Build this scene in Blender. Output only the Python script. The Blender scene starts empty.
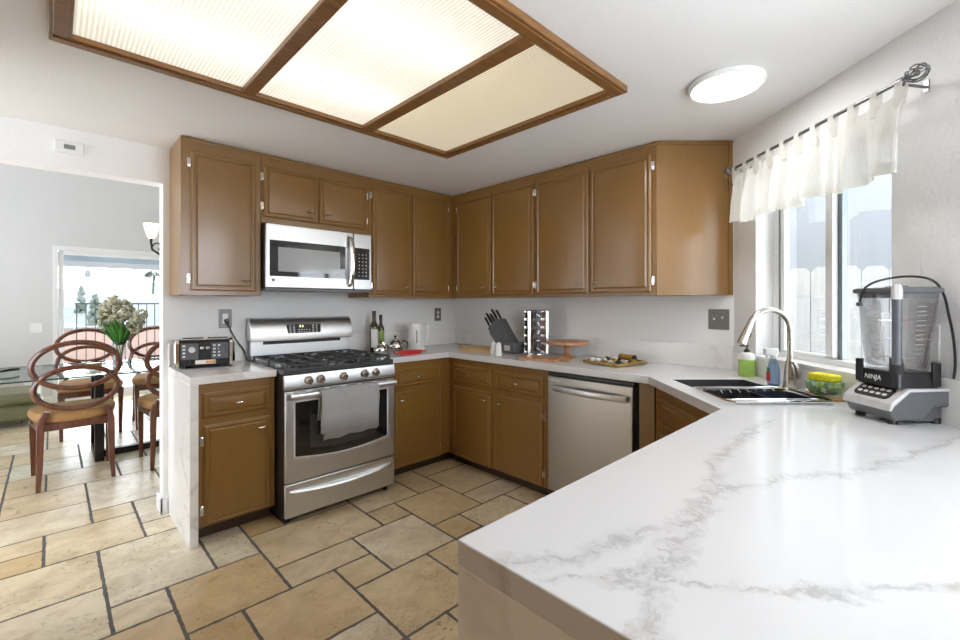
import bpy, bmesh, math, random
from mathutils import Vector, Matrix, Euler

SC = bpy.context.scene
COL = SC.collection
PI = math.pi
R = math.radians

# ------------------------------------------------------------------ camera
CAMX, CAMY, CAMH = -2.9138, -3.3419, 1.3055
YAW = 45.7743
cd = bpy.data.cameras.new('camera')
cam = bpy.data.objects.new('camera', cd)
COL.objects.link(cam)
cam.location = (CAMX, CAMY, CAMH)
cam.rotation_euler = (R(90), 0, R(YAW - 90))
cd.sensor_fit = 'HORIZONTAL'
cd.sensor_width = 36
cd.lens = 439.7729 / 960 * 36
cd.shift_y = -15.94 / 960
cd.clip_start = 0.02
cd.clip_end = 500
SC.camera = cam

# ------------------------------------------------------------------ world, sun, exposure
W = bpy.data.worlds.new('world')
SC.world = W
W.use_nodes = True
bg = W.node_tree.nodes['Background']
bg.inputs[0].default_value = (0.90, 0.96, 1.04, 1)
bg.inputs[1].default_value = 4.2
SC.view_settings.view_transform = 'Standard'
SC.view_settings.look = 'None'
SC.view_settings.gamma = 1
SC.view_settings.use_curve_mapping = False
SC.view_settings.exposure = 1.06
PANEL_LIGHT = 0.30      # strength of the lit ceiling lens panels
DISC_LIGHT = 13.0      # strength of the round ceiling lamp
SC.cycles.use_denoising = True
SC.cycles.max_bounces = 10
SC.cycles.diffuse_bounces = 5
SC.cycles.glossy_bounces = 4
SC.cycles.transparent_max_bounces = 16
SC.cycles.sample_clamp_indirect = 6
SC.cycles.caustics_reflective = False
SC.cycles.caustics_refractive = False

# ------------------------------------------------------------------ materials
def lin(c):
    return tuple(((v / 255) / 12.92 if v / 255 <= 0.04045 else ((v / 255 + 0.055) / 1.055) ** 2.4) for v in c)

class NT:
    def __init__(s, name):
        s.m = bpy.data.materials.new(name)
        s.m.use_nodes = True
        s.t = s.m.node_tree
        s.n = s.t.nodes
        s.b = s.n['Principled BSDF']
        s.out = s.n['Material Output']
    def node(s, typ, **kw):
        n = s.n.new(typ)
        for k, v in kw.items():
            setattr(n, k, v)
        return n
    def link(s, a, b):
        s.t.links.new(a, b)
    def set(s, **kw):
        for k, v in kw.items():
            i = s.b.inputs[k.replace('_', ' ')]
            if isinstance(v, bpy.types.NodeSocket):
                s.link(v, i)
            else:
                i.default_value = v
    def coords(s, which='Object'):
        return s.node('ShaderNodeTexCoord').outputs[which]
    def mapping(s, vec, scale=(1, 1, 1), rot=(0, 0, 0)):
        m = s.node('ShaderNodeMapping')
        m.inputs['Scale'].default_value = scale
        m.inputs['Rotation'].default_value = rot
        s.link(vec, m.inputs['Vector'])
        return m.outputs[0]
    def noise(s, vec, scale, detail=3, rough=0.5, dist=0.0, out='Fac'):
        n = s.node('ShaderNodeTexNoise')
        s.link(vec, n.inputs['Vector'])
        n.inputs['Scale'].default_value = scale
        n.inputs['Detail'].default_value = detail
        n.inputs['Roughness'].default_value = rough
        n.inputs['Distortion'].default_value = dist
        return n.outputs[out]
    def ramp(s, fac, stops):
        r = s.node('ShaderNodeValToRGB')
        s.link(fac, r.inputs[0])
        e = r.color_ramp.elements
        while len(e) < len(stops):
            e.new(0.5)
        for el, (p, c) in zip(e, stops):
            el.position = p
            el.color = (*c, 1) if len(c) == 3 else c
        return r.outputs[0]
    def mix(s, fac, a, b, mode='MIX'):
        m = s.node('ShaderNodeMix', data_type='RGBA', blend_type=mode)
        for i, v in ((0, fac), (6, a), (7, b)):
            if isinstance(v, bpy.types.NodeSocket):
                s.link(v, m.inputs[i])
            else:
                m.inputs[i].default_value = (*v, 1) if isinstance(v, tuple) and len(v) == 3 else v
        return m.outputs[2]
    def math(s, op, a, b=None, c=None, clamp=False):
        m = s.node('ShaderNodeMath', operation=op, use_clamp=clamp)
        for i, v in enumerate((a, b, c)):
            if v is None:
                continue
            if isinstance(v, bpy.types.NodeSocket):
                s.link(v, m.inputs[i])
            else:
                m.inputs[i].default_value = v
        return m.outputs[0]
    def vmath(s, op, a, b=None, scale=None, out=0):
        m = s.node('ShaderNodeVectorMath', operation=op)
        for i, v in enumerate((a, b)):
            if v is None:
                continue
            if isinstance(v, bpy.types.NodeSocket):
                s.link(v, m.inputs[i])
            else:
                m.inputs[i].default_value = v
        if scale is not None:
            if isinstance(scale, bpy.types.NodeSocket):
                s.link(scale, m.inputs['Scale'])
            else:
                m.inputs['Scale'].default_value = scale
        return m.outputs[out]
    def bump(s, h, strength=0.2, dist=0.01):
        b = s.node('ShaderNodeBump')
        b.inputs['Strength'].default_value = strength
        b.inputs['Distance'].default_value = dist
        s.link(h, b.inputs['Height'])
        s.link(b.outputs[0], s.b.inputs['Normal'])

def plain(name, col, rough=0.5, metal=0.0, var=0.06, scale=30, bump=0.0, coat=0.0, spec=0.5):
    t = NT(name)
    v = t.noise(t.coords(), scale, 3)
    c = t.ramp(v, [(0.3, tuple(x * (1 - var) for x in col)), (0.7, tuple(min(1, x * (1 + var)) for x in col))])
    t.set(Base_Color=c, Roughness=rough, Metallic=metal, Coat_Weight=coat, Specular_IOR_Level=spec)
    if bump:
        t.bump(v, bump, 0.003)
    return t.m

def wall_mat(name, col, scale=90, strength=0.25):
    t = NT(name)
    v = t.noise(t.coords(), scale, 2, 0.55)
    big = t.noise(t.coords(), 1.3, 2)
    c = t.ramp(big, [(0.3, tuple(x * 0.97 for x in col)), (0.7, col)])
    t.set(Base_Color=c, Roughness=0.55, Specular_IOR_Level=0.3)
    t.bump(v, strength, 0.006)
    return t.m

def steel(name, col=(0.67, 0.67, 0.67), rough=0.36, sc=(3, 3, 420)):
    t = NT(name)
    v = t.noise(t.mapping(t.coords(), sc), 2.0, 3)
    c = t.ramp(v, [(0.3, tuple(x * 0.97 for x in col)), (0.7, tuple(x * 1.03 for x in col))])
    r = t.math('MULTIPLY_ADD', v, 0.08, rough - 0.04)
    t.set(Base_Color=c, Roughness=r, Metallic=1.0)
    return t.m

def wood(name, c1, c2, scale=(1, 14, 14), rough=0.45, coat=0.0, bump=0.05):
    t = NT(name)
    p = t.mapping(t.coords(), scale)
    v = t.noise(p, 3.0, 5, 0.6, 0.6)
    c = t.ramp(v, [(0.3, c1), (0.7, c2)])
    t.set(Base_Color=c, Roughness=rough, Coat_Weight=coat)
    t.bump(v, bump, 0.002)
    return t.m

def glassy(name, tint=(1, 1, 1), refl=0.12, rough=0.02):
    t = NT(name)
    tr = t.node('ShaderNodeBsdfTransparent')
    tr.inputs[0].default_value = (*tint, 1)
    gl = t.node('ShaderNodeBsdfGlossy')
    gl.inputs['Roughness'].default_value = rough
    fr = t.node('ShaderNodeFresnel')
    fr.inputs[0].default_value = 1.45
    f = t.math('MULTIPLY_ADD', fr.outputs[0], refl, 0.006, clamp=True)
    mx = t.node('ShaderNodeMixShader')
    t.link(f, mx.inputs[0]); t.link(tr.outputs[0], mx.inputs[1]); t.link(gl.outputs[0], mx.inputs[2])
    t.link(mx.outputs[0], t.out.inputs['Surface'])
    return t.m

def emit(name, col, strength):
    t = NT(name)
    t.set(Base_Color=(*col, 1), Emission_Color=(*col, 1), Emission_Strength=strength, Roughness=0.4)
    return t.m

def quartz_generic(name, scale=1.1, strength=0.55, seed=0.0):
    t = NT(name)
    p = t.vmath('ADD', t.coords(), (seed, seed * 1.7, seed * 0.6))
    w = t.noise(p, 1.6, 4, 0.6, 0.0, 'Color')
    q = t.vmath('ADD', p, t.vmath('SCALE', t.vmath('SUBTRACT', w, (0.5, 0.5, 0.5)), scale=0.9))
    n = t.noise(q, scale, 3, 0.55)
    d = t.math('ABSOLUTE', t.math('SUBTRACT', n, 0.5))
    v = t.math('SUBTRACT', 1.0, t.math('MULTIPLY', d, 40), clamp=True)
    br = t.noise(p, 2.1, 2)
    v = t.math('MULTIPLY', v, t.math('MULTIPLY_ADD', br, 2.4, -0.8, clamp=True))
    c = t.mix(t.math('MULTIPLY', v, strength), (0.87, 0.865, 0.855), (0.42, 0.39, 0.35))
    t.set(Base_Color=c, Roughness=0.13, Specular_IOR_Level=0.5)
    return t.m

def quartz_veined(name, segs):
    """white quartz whose big veins follow a net of polylines on the slab"""
    t = NT(name)
    p0 = t.coords()
    sep = t.node('ShaderNodeSeparateXYZ'); t.link(p0, sep.inputs[0])
    cmb = t.node('ShaderNodeCombineXYZ'); t.link(sep.outputs[0], cmb.inputs[0]); t.link(sep.outputs[1], cmb.inputs[1])
    p = cmb.outputs[0]
    w1 = t.vmath('SCALE', t.vmath('SUBTRACT', t.noise(p0, 7, 3, 0.6, 0, 'Color'), (0.5, 0.5, 0.5)), scale=0.10)
    w2 = t.vmath('SCALE', t.vmath('SUBTRACT', t.noise(p0, 22, 5, 0.68, 0, 'Color'), (0.5, 0.5, 0.5)), scale=0.085)
    pw = t.vmath('MULTIPLY', t.vmath('ADD', t.vmath('ADD', p, w1), w2), (1, 1, 0))
    best = None
    for (ax, ay, bx, by, wd) in segs:
        a = (ax, ay, 0); ab = (bx - ax, by - ay, 0)
        l2 = ab[0] ** 2 + ab[1] ** 2
        pa = t.vmath('SUBTRACT', pw, a)
        h = t.math('DIVIDE', t.vmath('DOT_PRODUCT', pa, ab, out=1), l2, clamp=True)
        sc = t.vmath('SCALE', ab, scale=h)
        d = t.vmath('LENGTH', t.vmath('SUBTRACT', pa, sc), out=1)
        d = t.math('DIVIDE', d, wd)
        best = d if best is None else t.math('MINIMUM', best, d)
    soft = t.math('SUBTRACT', 1.0, best, clamp=True)
    soft = t.math('POWER', soft, 1.4)
    fil = t.math('ABSOLUTE', t.math('SUBTRACT', t.noise(pw, 24, 4, 0.6, 0.5), 0.5))
    fil = t.math('SUBTRACT', 1.0, t.math('MULTIPLY', fil, 12), clamp=True)
    a = t.math('MULTIPLY', soft, t.math('MULTIPLY_ADD', fil, 0.62, 0.28), clamp=True)
    gold = t.math('MULTIPLY', t.math('SUBTRACT', t.noise(p0, 5, 2), 0.47, clamp=True), 4, clamp=True)
    vc = t.mix(gold, (0.26, 0.26, 0.265), (0.33, 0.26, 0.15))
    c = t.mix(t.math('MULTIPLY', a, 0.66), (0.68, 0.68, 0.685), vc)
    t.set(Base_Color=c, Roughness=0.12, Specular_IOR_Level=0.38)
    return t.m

def floor_tile_mat():
    t = NT('travertine_tile')
    geo = t.node('ShaderNodeNewGeometry')
    rnd = geo.outputs['Random Per Island']
    off = t.vmath('ADD', t.coords(), t.vmath('SCALE', (13.0, 7.0, 3.0), scale=rnd))
    base = t.ramp(rnd, [(0.0, (0.66, 0.50, 0.28)), (0.2, (0.76, 0.64, 0.44)), (0.42, (0.80, 0.74, 0.60)),
                        (0.60, (0.62, 0.44, 0.21)), (0.78, (0.76, 0.62, 0.41)), (1.0, (0.56, 0.37, 0.16))])
    n1 = t.noise(t.mapping(off, (3.0, 3.6, 1)), 1.6, 6, 0.66, 0.5)
    c = t.mix(t.ramp(n1, [(0.40, (0, 0, 0)), (0.66, (1, 1, 1))]), base, (0.42, 0.29, 0.15))
    c = t.mix(0.40, c, base)
    n2 = t.noise(t.mapping(off, (4, 4.8, 1)), 2.6, 6, 0.68, 0.3)
    c = t.mix(t.math('MULTIPLY', t.ramp(n2, [(0.48, (0, 0, 0)), (0.8, (1, 1, 1))]), 0.25), c, (0.84, 0.78, 0.64))
    pit = t.noise(t.mapping(off, (18, 30, 1)), 2.6, 3, 0.7, 0.3)
    zone = t.noise(off, 4.5, 2)
    pm = t.math('MULTIPLY', t.ramp(pit, [(0.585, (0, 0, 0)), (0.64, (1, 1, 1))]), t.ramp(zone, [(0.44, (0, 0, 0)), (0.60, (1, 1, 1))]))
    c = t.mix(t.math('MULTIPLY', pm, 0.85), c, (0.22, 0.18, 0.12))
    r = t.math('MULTIPLY_ADD', n2, 0.2, 0.20)
    t.set(Base_Color=c, Roughness=r, Specular_IOR_Level=0.36)
    t.bump(t.math('SUBTRACT', t.math('MULTIPLY', n1, 0.25), pm), 0.35, 0.004)
    return t.m

def cabinet_paint():
    t = NT('brown_cabinet_paint')
    p = t.mapping(t.coords(), (14, 14, 1.6))
    v = t.noise(p, 4.5, 5, 0.62, 0.5)
    big = t.noise(t.coords(), 2.2, 2)
    c = t.ramp(v, [(0.3, (0.214, 0.106, 0.023)), (0.7, (0.245, 0.122, 0.028))])
    c = t.mix(t.math('MULTIPLY', big, 0.25), c, (0.28, 0.143, 0.036))
    t.set(Base_Color=c, Roughness=0.30, Specular_IOR_Level=0.55, Coat_Weight=0.35, Coat_Roughness=0.18)
    t.bump(v, 0.10, 0.002)
    return t.m

M = {}
M['wall'] = wall_mat('white_wall_paint', (0.86, 0.86, 0.85))
M['wallC'] = wall_mat('white_textured_wall_paint', (0.84, 0.84, 0.84), 60, 0.5)
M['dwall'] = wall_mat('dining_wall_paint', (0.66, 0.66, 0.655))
M['ceil'] = wall_mat('white_ceiling_paint', (0.80, 0.795, 0.78), 120, 0.3)
M['trim'] = plain('white_trim_paint', (0.80, 0.80, 0.80), 0.35, var=0.02)
M['cab'] = cabinet_paint()
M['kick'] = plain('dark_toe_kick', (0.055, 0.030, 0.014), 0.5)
M['gap'] = plain('black_gap', (0.008, 0.007, 0.006), 0.6)
M['tile'] = floor_tile_mat()
M['grout'] = plain('dark_grout', (0.125, 0.118, 0.11), 0.85, var=0.25, scale=60, bump=0.3)
M['steel'] = steel('brushed_stainless')
M['steelv'] = steel('vertical_brushed_stainless', (0.44, 0.415, 0.38), 0.30, (220, 220, 2))
M['sinksteel'] = plain('sink_stainless', (0.085, 0.09, 0.095), 0.38, 0.55, var=0.05)
M['nickel'] = steel('brushed_nickel', (0.56, 0.53, 0.49), 0.26, (40, 40, 40))
M['chrome'] = plain('chrome', (0.82, 0.82, 0.83), 0.09, 1.0, var=0.02)
M['pewter'] = plain('pewter_plate', (0.20, 0.195, 0.185), 0.45, 0.5, var=0.3, scale=140, bump=0.3)
M['bglass'] = plain('black_glass', (0.012, 0.013, 0.014), 0.05, var=0.0, spec=0.8)
M['black'] = plain('black_plastic', (0.014, 0.014, 0.015), 0.35)
M['iron'] = plain('cast_iron', (0.045, 0.046, 0.048), 0.38, var=0.2, scale=80, bump=0.2)
M['enamel'] = plain('dark_grey_enamel', (0.055, 0.06, 0.065), 0.22)
M['dgrey'] = plain('dark_grey_plastic', (0.10, 0.105, 0.115), 0.38)
M['mgrey'] = plain('mid_grey_plastic', (0.115, 0.118, 0.125), 0.35)
M['lgrey'] = plain('silver_plastic', (0.62, 0.62, 0.63), 0.30, 0.1)
M['wplast'] = plain('white_plastic', (0.82, 0.82, 0.80), 0.3, var=0.01)
M['print'] = plain('white_print', (0.75, 0.75, 0.74), 0.5, var=0.01)
M['wtext'] = M['print']
M['quartz'] = quartz_generic('white_quartz')
M['quartz_splash'] = quartz_generic('white_quartz_splash', 0.7, 0.30, 3.1)
M['quartz_end'] = quartz_generic('white_quartz_end', 1.4, 0.95, 7.7)
M['ltframe'] = wood('walnut_light_frame', (0.15, 0.062, 0.014), (0.26, 0.12, 0.032), (3, 22, 22), 0.35, 0.3)
M['cherry'] = wood('cherry_wood', (0.060, 0.014, 0.006), (0.145, 0.040, 0.016), (12, 12, 2), 0.25, 0.5)
M['bamboo'] = wood('bamboo_wood', (0.52, 0.32, 0.12), (0.70, 0.50, 0.25), (10, 2, 10), 0.4)
M['acacia'] = wood('acacia_wood', (0.33, 0.14, 0.055), (0.58, 0.31, 0.16), (14, 2, 10), 0.4)
M['seat'] = plain('tan_upholstery', (0.36, 0.19, 0.065), 0.75, var=0.15, scale=60, bump=0.15)
M['olive'] = plain('olive_upholstery', (0.15, 0.15, 0.075), 0.45, var=0.12, scale=20, bump=0.1)
M['oliveglass'] = plain('olive_oil_glass', (0.035, 0.035, 0.006), 0.08, var=0.1, spec=0.7)
M['paper'] = plain('label_paper', (0.78, 0.77, 0.73), 0.6, var=0.03)
M['greenpaper'] = plain('green_label', (0.25, 0.36, 0.08), 0.6)
M['red'] = plain('red_enamel', (0.62, 0.035, 0.035), 0.2)
M['towel'] = plain('grey_terry_towel', (0.37, 0.37, 0.375), 0.95, var=0.16, scale=220, bump=0.5, spec=0.1)
M['clear'] = glassy('clear_plastic', (0.975, 0.975, 0.985), 0.5)
M['pane'] = glassy('window_glass', (0.98, 0.99, 0.985), 0.22)
M['tglass'] = glassy('table_glass', (0.88, 0.95, 0.93), 0.8)
M['tedge'] = plain('glass_edge', (0.03, 0.075, 0.065), 0.1)
M['alum'] = plain('grey_aluminium', (0.20, 0.23, 0.24), 0.4, 0.5)
M['fencew'] = wood('white_painted_fence', (0.27, 0.27, 0.26), (0.33, 0.33, 0.32), (20, 20, 1.5), 0.7)
M['stucco'] = wall_mat('pale_blue_stucco', (0.185, 0.195, 0.205), 25, 0.6)
M['leaf'] = plain('deep_green_leaf', (0.045, 0.17, 0.025), 0.4, var=0.4, scale=12)
M['hydr'] = plain('cream_petals', (0.46, 0.44, 0.32), 0.7, var=0.25, scale=60)
M['hydr2'] = plain('olive_bud', (0.24, 0.23, 0.13), 0.7, var=0.25, scale=60)
M['tree'] = plain('grey_green_foliage', (0.055, 0.07, 0.055), 0.9, var=0.3, scale=1.5)
M['hillm'] = plain('hazy_hillside', (0.075, 0.085, 0.085), 0.95, var=0.22, scale=0.35)
M['terra'] = plain('terracotta_wall', (0.30, 0.20, 0.165), 0.8)
M['deckm'] = plain('pale_concrete', (0.36, 0.35, 0.34), 0.7)
M['patio'] = plain('blue_grey_painted_beam', (0.10, 0.12, 0.13), 0.6)
M['patiol'] = plain('pale_grey_fascia', (0.17, 0.175, 0.175), 0.6)
M['rail'] = plain('black_iron_rail', (0.03, 0.03, 0.033), 0.5)
M['darkm'] = plain('dark_bronze_metal', (0.03, 0.025, 0.022), 0.35, 0.7)
M['silverm'] = plain('gunmetal', (0.22, 0.22, 0.23), 0.28, 0.9)
M['soapg'] = plain('green_soap', (0.36, 0.58, 0.12), 0.15, var=0.08)
M['blueliq'] = glassy('pale_blue_liquid', (0.62, 0.74, 0.92), 0.5)
M['sponge'] = plain('yellow_sponge', (0.80, 0.72, 0.03), 0.9, var=0.15, scale=120, bump=0.5)
M['navy'] = plain('navy_plastic', (0.012, 0.016, 0.032), 0.3)
M['gold'] = plain('gold_metal', (0.48, 0.32, 0.10), 0.3, 0.8, var=0.3, scale=40)
M['amber'] = plain('amber_glass', (0.45, 0.22, 0.03), 0.15, var=0.3, scale=60)
M['spice1'] = plain('brown_spice', (0.28, 0.13, 0.05), 0.6, var=0.4, scale=60)
M['spice2'] = plain('tan_spice', (0.55, 0.36, 0.16), 0.6, var=0.4, scale=60)
M['spice3'] = plain('pink_salt', (0.62, 0.30, 0.24), 0.6, var=0.4, scale=60)

def bowl_pattern():
    t = NT('leafy_green_pattern')
    v = t.node('ShaderNodeTexVoronoi'); v.inputs['Scale'].default_value = 75
    t.link(t.coords(), v.inputs['Vector'])
    sp = t.node('ShaderNodeSeparateColor'); t.link(v.outputs['Color'], sp.inputs[0])
    c = t.ramp(sp.outputs[0], [(0.0, (0.02, 0.10, 0.22)), (0.25, (0.30, 0.48, 0.05)), (0.5, (0.75, 0.78, 0.70)), (0.7, (0.14, 0.30, 0.05)), (0.9, (0.15, 0.42, 0.48))])
    c2 = t.ramp(sp.outputs[0], [(0, (0.5, 0.62, 0.1)), (1, (0.2, 0.35, 0.1))])
    t.set(Base_Color=t.mix(0.2, c, c2), Roughness=0.2)
    return t.m
M['bowl'] = bowl_pattern()

def sheer():
    t = NT('sheer_white_cotton')
    v = t.noise(t.mapping(t.coords(), (300, 300, 60)), 1.0, 2)
    df = t.node('ShaderNodeBsdfDiffuse'); df.inputs[0].default_value = (0.84, 0.83, 0.79, 1)
    tl = t.node('ShaderNodeBsdfTranslucent'); tl.inputs[0].default_value = (0.80, 0.79, 0.74, 1)
    tp = t.node('ShaderNodeBsdfTransparent')
    m1 = t.node('ShaderNodeMixShader'); m1.inputs[0].default_value = 0.42
    t.link(df.outputs[0], m1.inputs[1]); t.link(tl.outputs[0], m1.inputs[2])
    m2 = t.node('ShaderNodeMixShader')
    t.link(t.math('MULTIPLY_ADD', v, 0.20, 0.06), m2.inputs[0])
    t.link(m1.outputs[0], m2.inputs[1]); t.link(tp.outputs[0], m2.inputs[2])
    t.link(m2.outputs[0], t.out.inputs['Surface'])
    return t.m
M['sheer'] = sheer()

def lens(name, e, col, amb):
    """ribbed acrylic lens of a fluorescent fixture: it glows, and the tubes behind show through it"""
    t = NT(name)
    w = t.node('ShaderNodeTexWave', wave_type='BANDS', bands_direction='X')
    w.inputs['Scale'].default_value = 34
    t.link(t.coords(), w.inputs['Vector'])
    w.inputs['Scale'].default_value = 22
    tl = t.node('ShaderNodeBsdfTranslucent')
    t.link(t.mix(w.outputs['Fac'], tuple(x * 0.80 for x in amb), tuple(min(1, x * 1.12) for x in amb)), tl.inputs[0])
    t.bump(w.outputs['Fac'], 0.5, 0.004)
    nrm = t.b.inputs['Normal'].links[0].from_socket
    gl = t.node('ShaderNodeBsdfGlossy'); gl.inputs['Roughness'].default_value = 0.25
    gl.inputs[0].default_value = (0.9, 0.85, 0.75, 1)
    t.link(nrm, gl.inputs['Normal']); t.link(nrm, tl.inputs['Normal'])
    mx = t.node('ShaderNodeMixShader'); mx.inputs[0].default_value = 0.06
    t.link(tl.outputs[0], mx.inputs[1]); t.link(gl.outputs[0], mx.inputs[2])
    em = t.node('ShaderNodeEmission'); em.inputs[0].default_value = (*col, 1)
    em.inputs[1].default_value = e
    ad = t.node('ShaderNodeAddShader')
    t.link(mx.outputs[0], ad.inputs[0]); t.link(em.outputs[0], ad.inputs[1])
    t.link(ad.outputs[0], t.out.inputs['Surface'])
    return t.m
M['lens_on'] = lens('lit_ribbed_lens', 0.13, (1.0, 0.96, 0.88), (0.88, 0.86, 0.82))
M['lens_dim'] = lens('dim_ribbed_lens', 0.11, (1.0, 0.93, 0.77), (0.82, 0.77, 0.68))
M['tube'] = emit('fluorescent_tube_glow', (1.0, 0.97, 0.92), PANEL_LIGHT * 7)
M['boxw'] = plain('white_light_box', (0.85, 0.84, 0.80), 0.6, var=0.01)
M['disc'] = emit('round_lamp_glow', (1.0, 0.99, 0.97), DISC_LIGHT)
M['shade'] = emit('lit_frosted_shade', (1.0, 0.72, 0.35), 1.6)
M['display'] = plain('grey_lcd', (0.22, 0.23, 0.22), 0.3)
M['ledgreen'] = emit('led_digits', (0.75, 0.8, 0.35), 0.8)

# ------------------------------------------------------------------ mesh helpers
class MB:
    def __init__(s):
        s.v = []; s.f = []; s.mi = []; s.cur = 0
    def add(s, vs, fs):
        o = len(s.v)
        s.v += [tuple(v) for v in vs]
        for f in fs:
            s.f.append(tuple(o + i for i in f)); s.mi.append(s.cur)
        return s
    def box(s, x0, x1, y0, y1, z0, z1):
        x0, x1 = min(x0, x1), max(x0, x1); y0, y1 = min(y0, y1), max(y0, y1); z0, z1 = min(z0, z1), max(z0, z1)
        vs = [(x, y, z) for z in (z0, z1) for y in (y0, y1) for x in (x0, x1)]
        return s.add(vs, [(0, 2, 3, 1), (4, 5, 7, 6), (0, 1, 5, 4), (2, 6, 7, 3), (0, 4, 6, 2), (1, 3, 7, 5)])
    def ring_loft(s, rings, close_first=True, close_last=True, closed=True):
        n = len(rings[0]); vs = [p for r in rings for p in r]; fs = []
        for k in range(len(rings) - 1):
            for i in range(n if closed else n - 1):
                j = (i + 1) % n
                fs.append((k * n + i, k * n + j, (k + 1) * n + j, (k + 1) * n + i))
        if close_first: fs.append(tuple(reversed(range(n))))
        if close_last: fs.append(tuple((len(rings) - 1) * n + i for i in range(n)))
        return s.add(vs, fs)
    def cyl(s, p0, p1, r0, r1=None, n=16):
        r1 = r0 if r1 is None else r1
        p0 = Vector(p0); p1 = Vector(p1); d = (p1 - p0).normalized()
        a = d.orthogonal().normalized(); b = d.cross(a)
        rings = [[p + (a * math.cos(2 * PI * i / n) + b * math.sin(2 * PI * i / n)) * r for i in range(n)] for p, r in ((p0, r0), (p1, r1))]
        return s.ring_loft(rings)
    def lathe(s, prof, n=24, c=(0, 0, 0), sx=1, sy=1):
        rings = [[(c[0] + max(r, 1e-4) * sx * math.cos(2 * PI * i / n), c[1] + max(r, 1e-4) * sy * math.sin(2 * PI * i / n), c[2] + z) for i in range(n)] for r, z in prof]
        return s.ring_loft(rings)
    def tube(s, pts, r, n=8, closed=False, ry=None, up=None):
        """tube along a polyline; r may be a list; ry flattens it (r along up, ry across)"""
        pts = [Vector(p) for p in pts]; k = len(pts); rings = []
        prev = None
        for i, p in enumerate(pts):
            if closed:
                d = (pts[(i + 1) % k] - pts[i - 1]).normalized()
            else:
                d = (pts[min(i + 1, k - 1)] - pts[max(i - 1, 0)]).normalized()
            if up is not None:
                a = (Vector(up) - d * Vector(up).dot(d)).normalized()
            elif prev is None:
                a = d.orthogonal().normalized()
            else:
                a = (prev - d * prev.dot(d)).normalized()
            prev = a; b = d.cross(a)
            rr = r[i] if isinstance(r, (list, tuple)) else r
            rb = rr if ry is None else ry
            rings.append([p + a * math.cos(2 * PI * j / n) * rr + b * math.sin(2 * PI * j / n) * rb for j in range(n)])
        if closed:
            rings.append(rings[0])
            return s.ring_loft(rings, False, False)
        return s.ring_loft(rings)
    def prism_x(s, prof, x0, x1):
        """profile of (y, z) points swept from x0 to x1"""
        return s.ring_loft([[(x0, y, z) for y, z in prof], [(x1, y, z) for y, z in prof]])
    def prism_z(s, poly, z0, z1):
        return s.ring_loft([[(x, y, z0) for x, y in poly], [(x, y, z1) for x, y in poly]])
    def ball(s, c, r, n=12, m=8, sx=1, sy=1, sz=1):
        prof = [(r * math.sin(PI * k / m), -r * math.cos(PI * k / m)) for k in range(m + 1)]
        rings = [[(c[0] + max(a, 1e-4) * sx * math.cos(2 * PI * i / n), c[1] + max(a, 1e-4) * sy * math.sin(2 * PI * i / n), c[2] + z * sz) for i in range(n)] for a, z in prof]
        return s.ring_loft(rings)
    def xf(s, mat, start=0):
        for i in range(start, len(s.v)):
            s.v[i] = tuple(mat @ Vector(s.v[i]))
        return s
    def build(s, name, mats, parent=None, bevel=0.0, smooth=True, seg=2, ang=35, merge=False):
        me = bpy.data.meshes.new(name)
        me.from_pydata(s.v, [], s.f)
        bm = bmesh.new(); bm.from_mesh(me)
        if merge: bmesh.ops.remove_doubles(bm, verts=bm.verts, dist=1e-5)
        bmesh.ops.recalc_face_normals(bm, faces=bm.faces)
        bm.to_mesh(me); bm.free()
        for m in (mats if isinstance(mats, (list, tuple)) else [mats]):
            me.materials.append(m)
        if len(me.materials) > 1:
            for p, i in zip(me.polygons, s.mi): p.material_index = i
        if smooth:
            me.shade_smooth(); me.set_sharp_from_angle(angle=R(ang))
        o = bpy.data.objects.new(name, me)
        COL.objects.link(o)
        if parent is not None: o.parent = parent
        if bevel:
            b = o.modifiers.new('bevel', 'BEVEL'); b.width = bevel; b.segments = seg; b.limit_method = 'ANGLE'; b.angle_limit = R(40)
        return o

def tag(o, label, cat, group=None):
    o['label'] = label; o['category'] = cat
    if group: o['group'] = group
    return o
def thing(name, label, cat, loc=(0, 0, 0), rz=0.0, group=None):
    o = bpy.data.objects.new(name, None); COL.objects.link(o)
    o.empty_display_size = 0.05
    o.location = loc; o.rotation_euler = (0, 0, rz)
    return tag(o, label, cat, group)
def struct(o):
    o['kind'] = 'structure'; return o
def dup(root, loc, rz, label, group=None):
    r = root.copy(); COL.objects.link(r); r.location = loc; r.rotation_euler = (0, 0, rz)
    r['label'] = label
    if group: r['group'] = group
    for ch in list(root.children):
        c = ch.copy(); COL.objects.link(c); c.parent = r
        for g in ch.children:
            d = g.copy(); COL.objects.link(d); d.parent = c
    return r
def text_part(txt, size, mat, parent, loc, rot, name='lettering', extrude=0.0006):
    cu = bpy.data.curves.new(name, 'FONT'); cu.body = txt; cu.size = size; cu.extrude = extrude
    cu.align_x = 'CENTER'; cu.align_y = 'CENTER'
    tmp = bpy.data.objects.new('tmp_text', cu); COL.objects.link(tmp)
    bpy.context.view_layer.update()
    me = bpy.data.meshes.new_from_object(tmp.evaluated_get(bpy.context.evaluated_depsgraph_get()))
    bpy.data.objects.remove(tmp)
    me.materials.clear(); me.materials.append(mat)
    o = bpy.data.objects.new(name, me); COL.objects.link(o); o.parent = parent
    o.location = loc; o.rotation_euler = rot
    return o
def rrect(x0, x1, z0, z1, r, n=5):
    pts = []
    for cx, cz, a0 in ((x1 - r, z1 - r, 0), (x0 + r, z1 - r, 90), (x0 + r, z0 + r, 180), (x1 - r, z0 + r, 270)):
        for k in range(n + 1):
            a = R(a0 + 90 * k / n); pts.append((cx + r * math.cos(a), cz + r * math.sin(a)))
    return pts
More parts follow.
